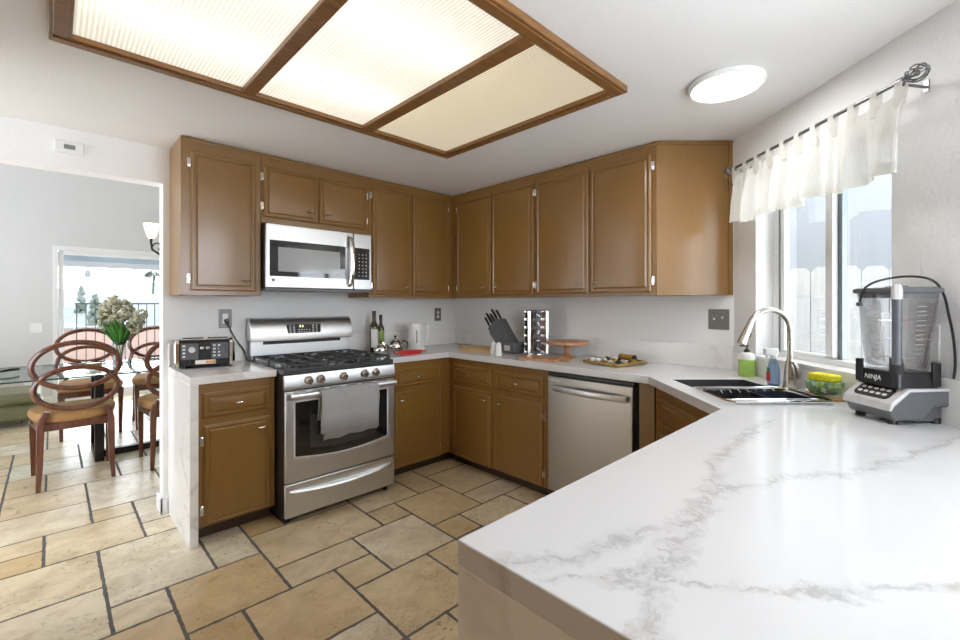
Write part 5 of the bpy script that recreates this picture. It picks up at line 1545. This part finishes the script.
m = MB(); m.box(-0.4, 0.3, -6, 5, 4.2, 4.35); m.build('eave', M['trim'], t, smooth=False)
m = MB(); m.box(0.3, 3.4, -8, 4.6, -0.06, -0.012); struct(m.build('ground_yard', M['deckm'], smooth=False))
m = MB(); m.box(-9, 4, DY + 0.15, 12, -0.06, -0.012); struct(m.build('ground_patio', M['deckm'], smooth=False))
# patio cover
t = thing('patio_cover', 'blue grey beamed patio cover outside the dining glass door', 'patio cover', (0, DY + 2.85, 0))
m = MB(); m.box(-6, 2, -0.05, 0.05, 2.08, 2.24); m.build('beam', M['patio'], t, smooth=False)
m = MB(); m.box(-6, 2, -0.08, -0.052, 1.98, 2.09); m.build('fascia', M['patiol'], t, smooth=False)
for k in range(8):
    m = MB(); m.box(-5.6 + k * 1.0, -5.52 + k * 1.0, -2.6, 0.05, 2.241, 2.36); m.build('rafter', M['patio'], t, smooth=False)
for px_ in (-5.8, 1.5):
    m = MB(); m.box(px_, px_ + 0.1, -0.05, 0.05, -0.012, 2.08); m.build('post', M['patio'], t, smooth=False)
def lantern(label, x):
    t = thing('patio_lantern', label, 'lantern', (x, DY + 2.81, 1.80), 0, 'patio lanterns')
    m = MB(); m.lathe([(0, 0), (0.04, 0.0), (0.05, 0.05), (0.035, 0.13), (0, 0.14)], 14); m.build('housing', M['patiol'], t)
    m = MB(); m.cyl((0, 0, 0.135), (0, 0, 0.20), 0.008, n=8); m.build('hanger', M['darkm'], t)
lantern('small grey lantern hanging from the patio beam near the door jamb', -3.30)
lantern('small grey lantern hanging from the patio beam above the flowers', -2.44)
# iron railing
t = thing('patio_railing', 'black iron railing at the edge of the patio', 'railing', (0, DY + 2.55, 0))
m = MB(); m.box(-2.62, 1.5, -0.015, 0.015, 1.30, 1.325); m.build('top_rail', M['rail'], t, smooth=False)
m = MB(); m.box(-2.62, 1.5, -0.012, 0.012, 0.12, 0.14); m.build('bottom_rail', M['rail'], t, smooth=False)
for k in range(33):
    m = MB(); x = -2.60 + k * 0.125; m.box(x - 0.007, x + 0.007, -0.007, 0.007, -0.012, 1.30); m.build('baluster', M['rail'], t, smooth=False)
t = thing('garden_wall', 'low terracotta wall along the far side of the patio', 'garden wall', (0, DY + 5.2, 0))
m = MB(); m.box(-9, 4, 0, 0.2, -0.05, 0.74); m.build('wall_body', M['terra'], t, smooth=False)
m = MB(); m.box(-9, 4, -0.03, 0.23, 0.74, 0.80); m.build('coping', M['patiol'], t, smooth=False)
# hillside with town trees
def build_hill():
    m = MB(); nx, ny = 60, 12; rnd = random.Random(9)
    g = []
    for j in range(ny + 1):
        row = []
        for i in range(nx + 1):
            x = -90 + 180 * i / nx; y = 16 + 110 * (j / ny) ** 1.6
            z = -6 + 11.6 * (j / ny) ** 0.8 + 0.9 * math.sin(x * 0.11 + j) * (j / ny) + rnd.uniform(-0.4, 0.4) * (j / ny)
            row.append((x, y, z))
        g.append(row)
    m.ring_loft(g, False, False, closed=False)
    struct(m.build('hill_distant', M['hillm']))
build_hill()
def tree(label, x, y, h, r, kind):
    t = thing('cypress_tree' if kind == 'c' else 'palm_tree' if kind == 'p' else 'garden_tree', label, 'tree', (x, y, -4.0), 0, 'trees on the hillside')
    rnd = random.Random(int(x * 10))
    m = MB()
    if kind == 'p':
        m.cyl((0, 0, 0), (0.4, 0, h), 0.22, 0.14, 8); m.build('trunk', M['tree'], t)
        for k in range(14):
            a = k * 0.449; m = MB(); pts = []
            for q in range(6):
                f = q / 5; pts.append((0.4 + 1.8 * f * math.cos(a), 1.8 * f * math.sin(a), h + 0.6 * f - 1.6 * f * f + 0.3 * (k % 3)))
            m.tube(pts, [0.05, 0.16, 0.2, 0.17, 0.1, 0.02], 5); m.build('frond', M['tree'], t)
        return
    m.cyl((0, 0, 0), (0, 0, h * 0.4), r * 0.2, r * 0.15, 8); m.build('trunk', M['darkm'], t)
    m = MB()
    for k in range(160):
        f = rnd.random(); rr = r * ((1 - f) ** 0.6 if kind == 'c' else math.sin(PI * min(0.97, 0.15 + f * 0.85))) * (0.5 + 0.5 * rnd.random()); a = rnd.random() * 6.28
        m.ball((rr * math.cos(a), rr * math.sin(a), h * (0.12 + 0.88 * f)), r * (0.30 if kind == 'c' else 0.4) * (1.1 - f * 0.6), 6, 4, 1, 1, 1.5)
    m.build('foliage', M['tree'], t)
def place(px_, Z):
    a = R(YAW); L = (px_ - 480) / 439.77 * Z
    return CAMX + Z * math.cos(a) + L * math.sin(a), CAMY + Z * math.sin(a) - L * math.cos(a)
x, y = place(81, 42); tree('taller slim grey green cypress on the hillside', x, y, 7.0, 0.75, 'c')
x, y = place(95, 36); tree('shorter slim cypress beside the tall one', x, y, 6.1, 0.75, 'c')
x, y = place(66, 46); tree('rounded hazy tree near the door frame side', x, y, 4.6, 1.6, 'g')
x, y = place(106, 60); tree('small rounded hazy tree above the flowers', x, y, 6.0, 1.7, 'g')
x, y = place(151, 75); tree('tall palm tree rising over the railing', x, y, 10.2, 0.3, 'p')
